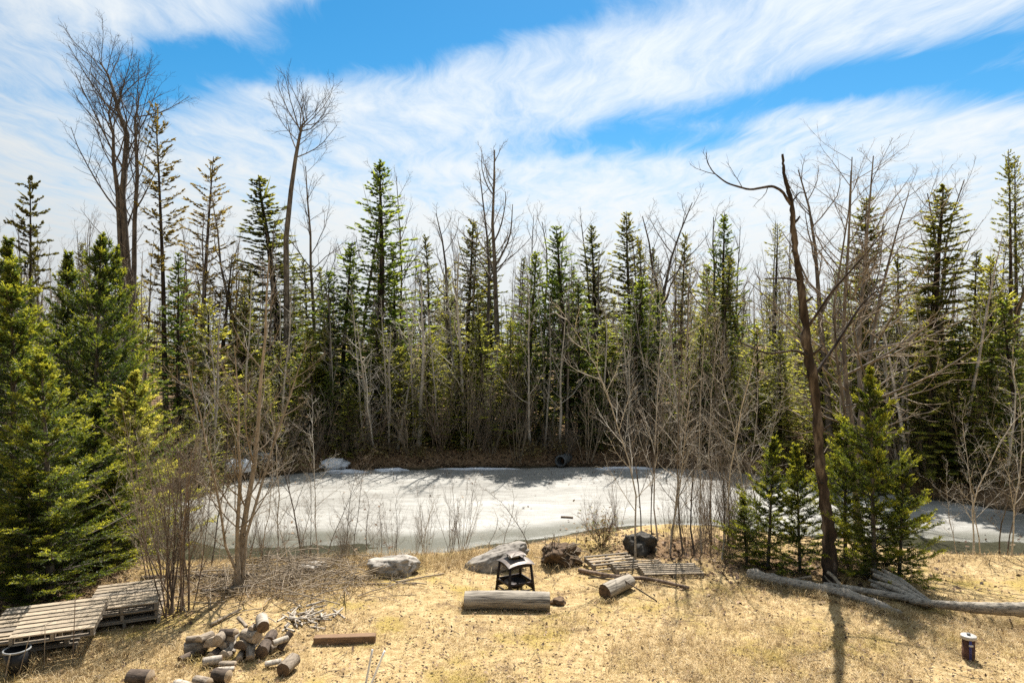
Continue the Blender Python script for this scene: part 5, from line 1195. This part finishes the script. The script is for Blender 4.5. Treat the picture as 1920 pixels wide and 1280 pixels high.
def kindling():
    n = 60; x, Y = gp(575, 1158); X_ = r.normal(x, .22, n); Y_ = r.normal(Y, .22, n); a = r.uniform(0, 6.283, n); L = r.uniform(.1, .35, n)
    d = np.stack([np.cos(a), np.sin(a), r.normal(0, .12, n)], 1); st = np.stack([X_, Y_, ground(X_, Y_)+np.abs(r.normal(.03, .04, n))+.02], 1)
    mb = MB(); p, rd = grow(r, st, d, L, r.uniform(.008, .022, n), 3, 0, .03, .8); mb.tubes(p, rd, 5); return mb
tag(obj('kindling', kindling().mesh('kindling', M['log_birch'], True)), 'scattered kindling and bark scraps right of the firewood pile', 'kindling', kind='stuff')
yd = r.uniform(15.5, 27.5, 900); xd = r.uniform(-11, 15, 900); dd_ = sdf(xd, yd); kd = (dd_ < -.5) & (r.uniform(size=900) < np.exp(dd_*.35)*1.3)
Pd = np.stack([xd[kd], yd[kd], np.full(kd.sum(), POND_Z+.03)], 1); leaves(len(Pd), Pd, .05, M['dead_leaf'], 'leaves_on_ice', 'scattered dead leaves frozen on the pond ice')
def twigs():
    n = 330; P = lawn_pts(n, 8.7, 16, .4); n = len(P); a = r.uniform(0, 6.283, n); d = np.stack([np.cos(a), np.sin(a), r.normal(0, .05, n)], 1)
    P[:, 2] += .03; L = r.uniform(.05, .38, n); p, rd = grow(r, P, d, L, r.uniform(.002, .006, n), 5, 0, .16, .5); mb = MB(); mb.tubes(p, rd, 4); return mb
tag(obj('fallen_twigs', twigs().mesh('fallen_twigs', M['bark_grey'], True)), 'small dead twigs strewn over the dry lawn', 'twigs', kind='stuff')
# russet bush by the water, leaves held through winter
x, Y = gp(1128, 1026, -.1)
o = plant('russet_bush', shrub('russet', 601, 1.0, 14, .42, 9, 4, 'bark_red', 'bark_red', .009), x, Y, 'leafy russet and yellow-green bush at the water by the right pallets', 'shrub', trunk='stems')
q = np.random.default_rng(6); n = 900; Pl = np.stack([q.normal(0, .26, n), q.normal(0, .24, n), np.abs(q.normal(.38, .22, n))], 1)
m, g = mat('russet_leaf'); ti = g.node('ShaderNodeAttribute', attribute_name='tint').outputs['Fac']
finish(g, g.ramp(ti, (0, (0.10, 0.05, 0.018)), (0.45, (0.24, 0.13, 0.04)), (0.7, (0.26, 0.21, 0.05)), (1, (0.20, 0.22, 0.05))), 0.6, transl=0.35)
lv = leaves(n, Pl, .030, m, 'leaves', None); lv.parent = o
if 'category' in lv: del lv['category']
# low leafy undergrowth over the lip of the far bank
r = np.random.default_rng(321)
bank_st = shrub('bank_bush', 611, 0.8, 12, .6, 7, 4, 'bark_red', 'twig', .010)
def leaf_mesh(seed):
    q = np.random.default_rng(seed); n = 420; P = np.stack([q.normal(0, .36, n), q.normal(0, .3, n), np.abs(q.normal(.25, .22, n))], 1)
    a = q.uniform(0, 6.283, n); up = nrm(q.normal(0, 1, (n, 3))); u = nrm(np.cross(up, np.stack([np.cos(a), np.sin(a), 0*a], 1))); v = np.cross(up, u); sz = (.055*q.uniform(.6, 1.3, n))[:, None]
    V = np.stack([P-u*sz, P-v*sz*.6, P+u*sz, P+v*sz*.6], 1).reshape(-1, 3); ix = np.arange(n)[:, None]*4; mb = MB(); mb.add(V, None, np.concatenate([ix+[0, 1, 2], ix+[0, 2, 3]]), 0, np.repeat(q.uniform(0, 1, n), 4)); return mb
m, g = mat('bank_leaf'); ti = g.node('ShaderNodeAttribute', attribute_name='tint').outputs['Fac']
finish(g, g.ramp(ti, (0, (0.09, 0.055, 0.022)), (0.4, (0.22, 0.15, 0.06)), (0.7, (0.20, 0.18, 0.055)), (1, (0.34, 0.26, 0.13))), 0.6, transl=0.4)
bank_lv = [leaf_mesh(k).mesh('bank_leaves', m, False, True) for k in (5, 6)]
for k in range(64):
    t = seg[-1]*((k+r.uniform())/64); x = np.interp(t, seg, far_edge[:, 0]); y = np.interp(t, seg, far_edge[:, 1]) + r.uniform(.15, 1.5); sc = r.uniform(.6, 1.35)
    o = empty('leafy_bush', (x, y, gz(x, y)-.04), (0, 0, r.uniform(0, 6.28))); o.scale = (sc*1.2, sc, sc*.85)
    tag(o, 'low olive-brown leafy bush on the bank ' + zone(x, y), 'shrub', 'leafy undergrowth on the far bank')
    obj('stems', bank_st[0], o); stuff(obj('twigs', bank_st[1], o)); stuff(obj('leaves', bank_lv[k % 2], o))
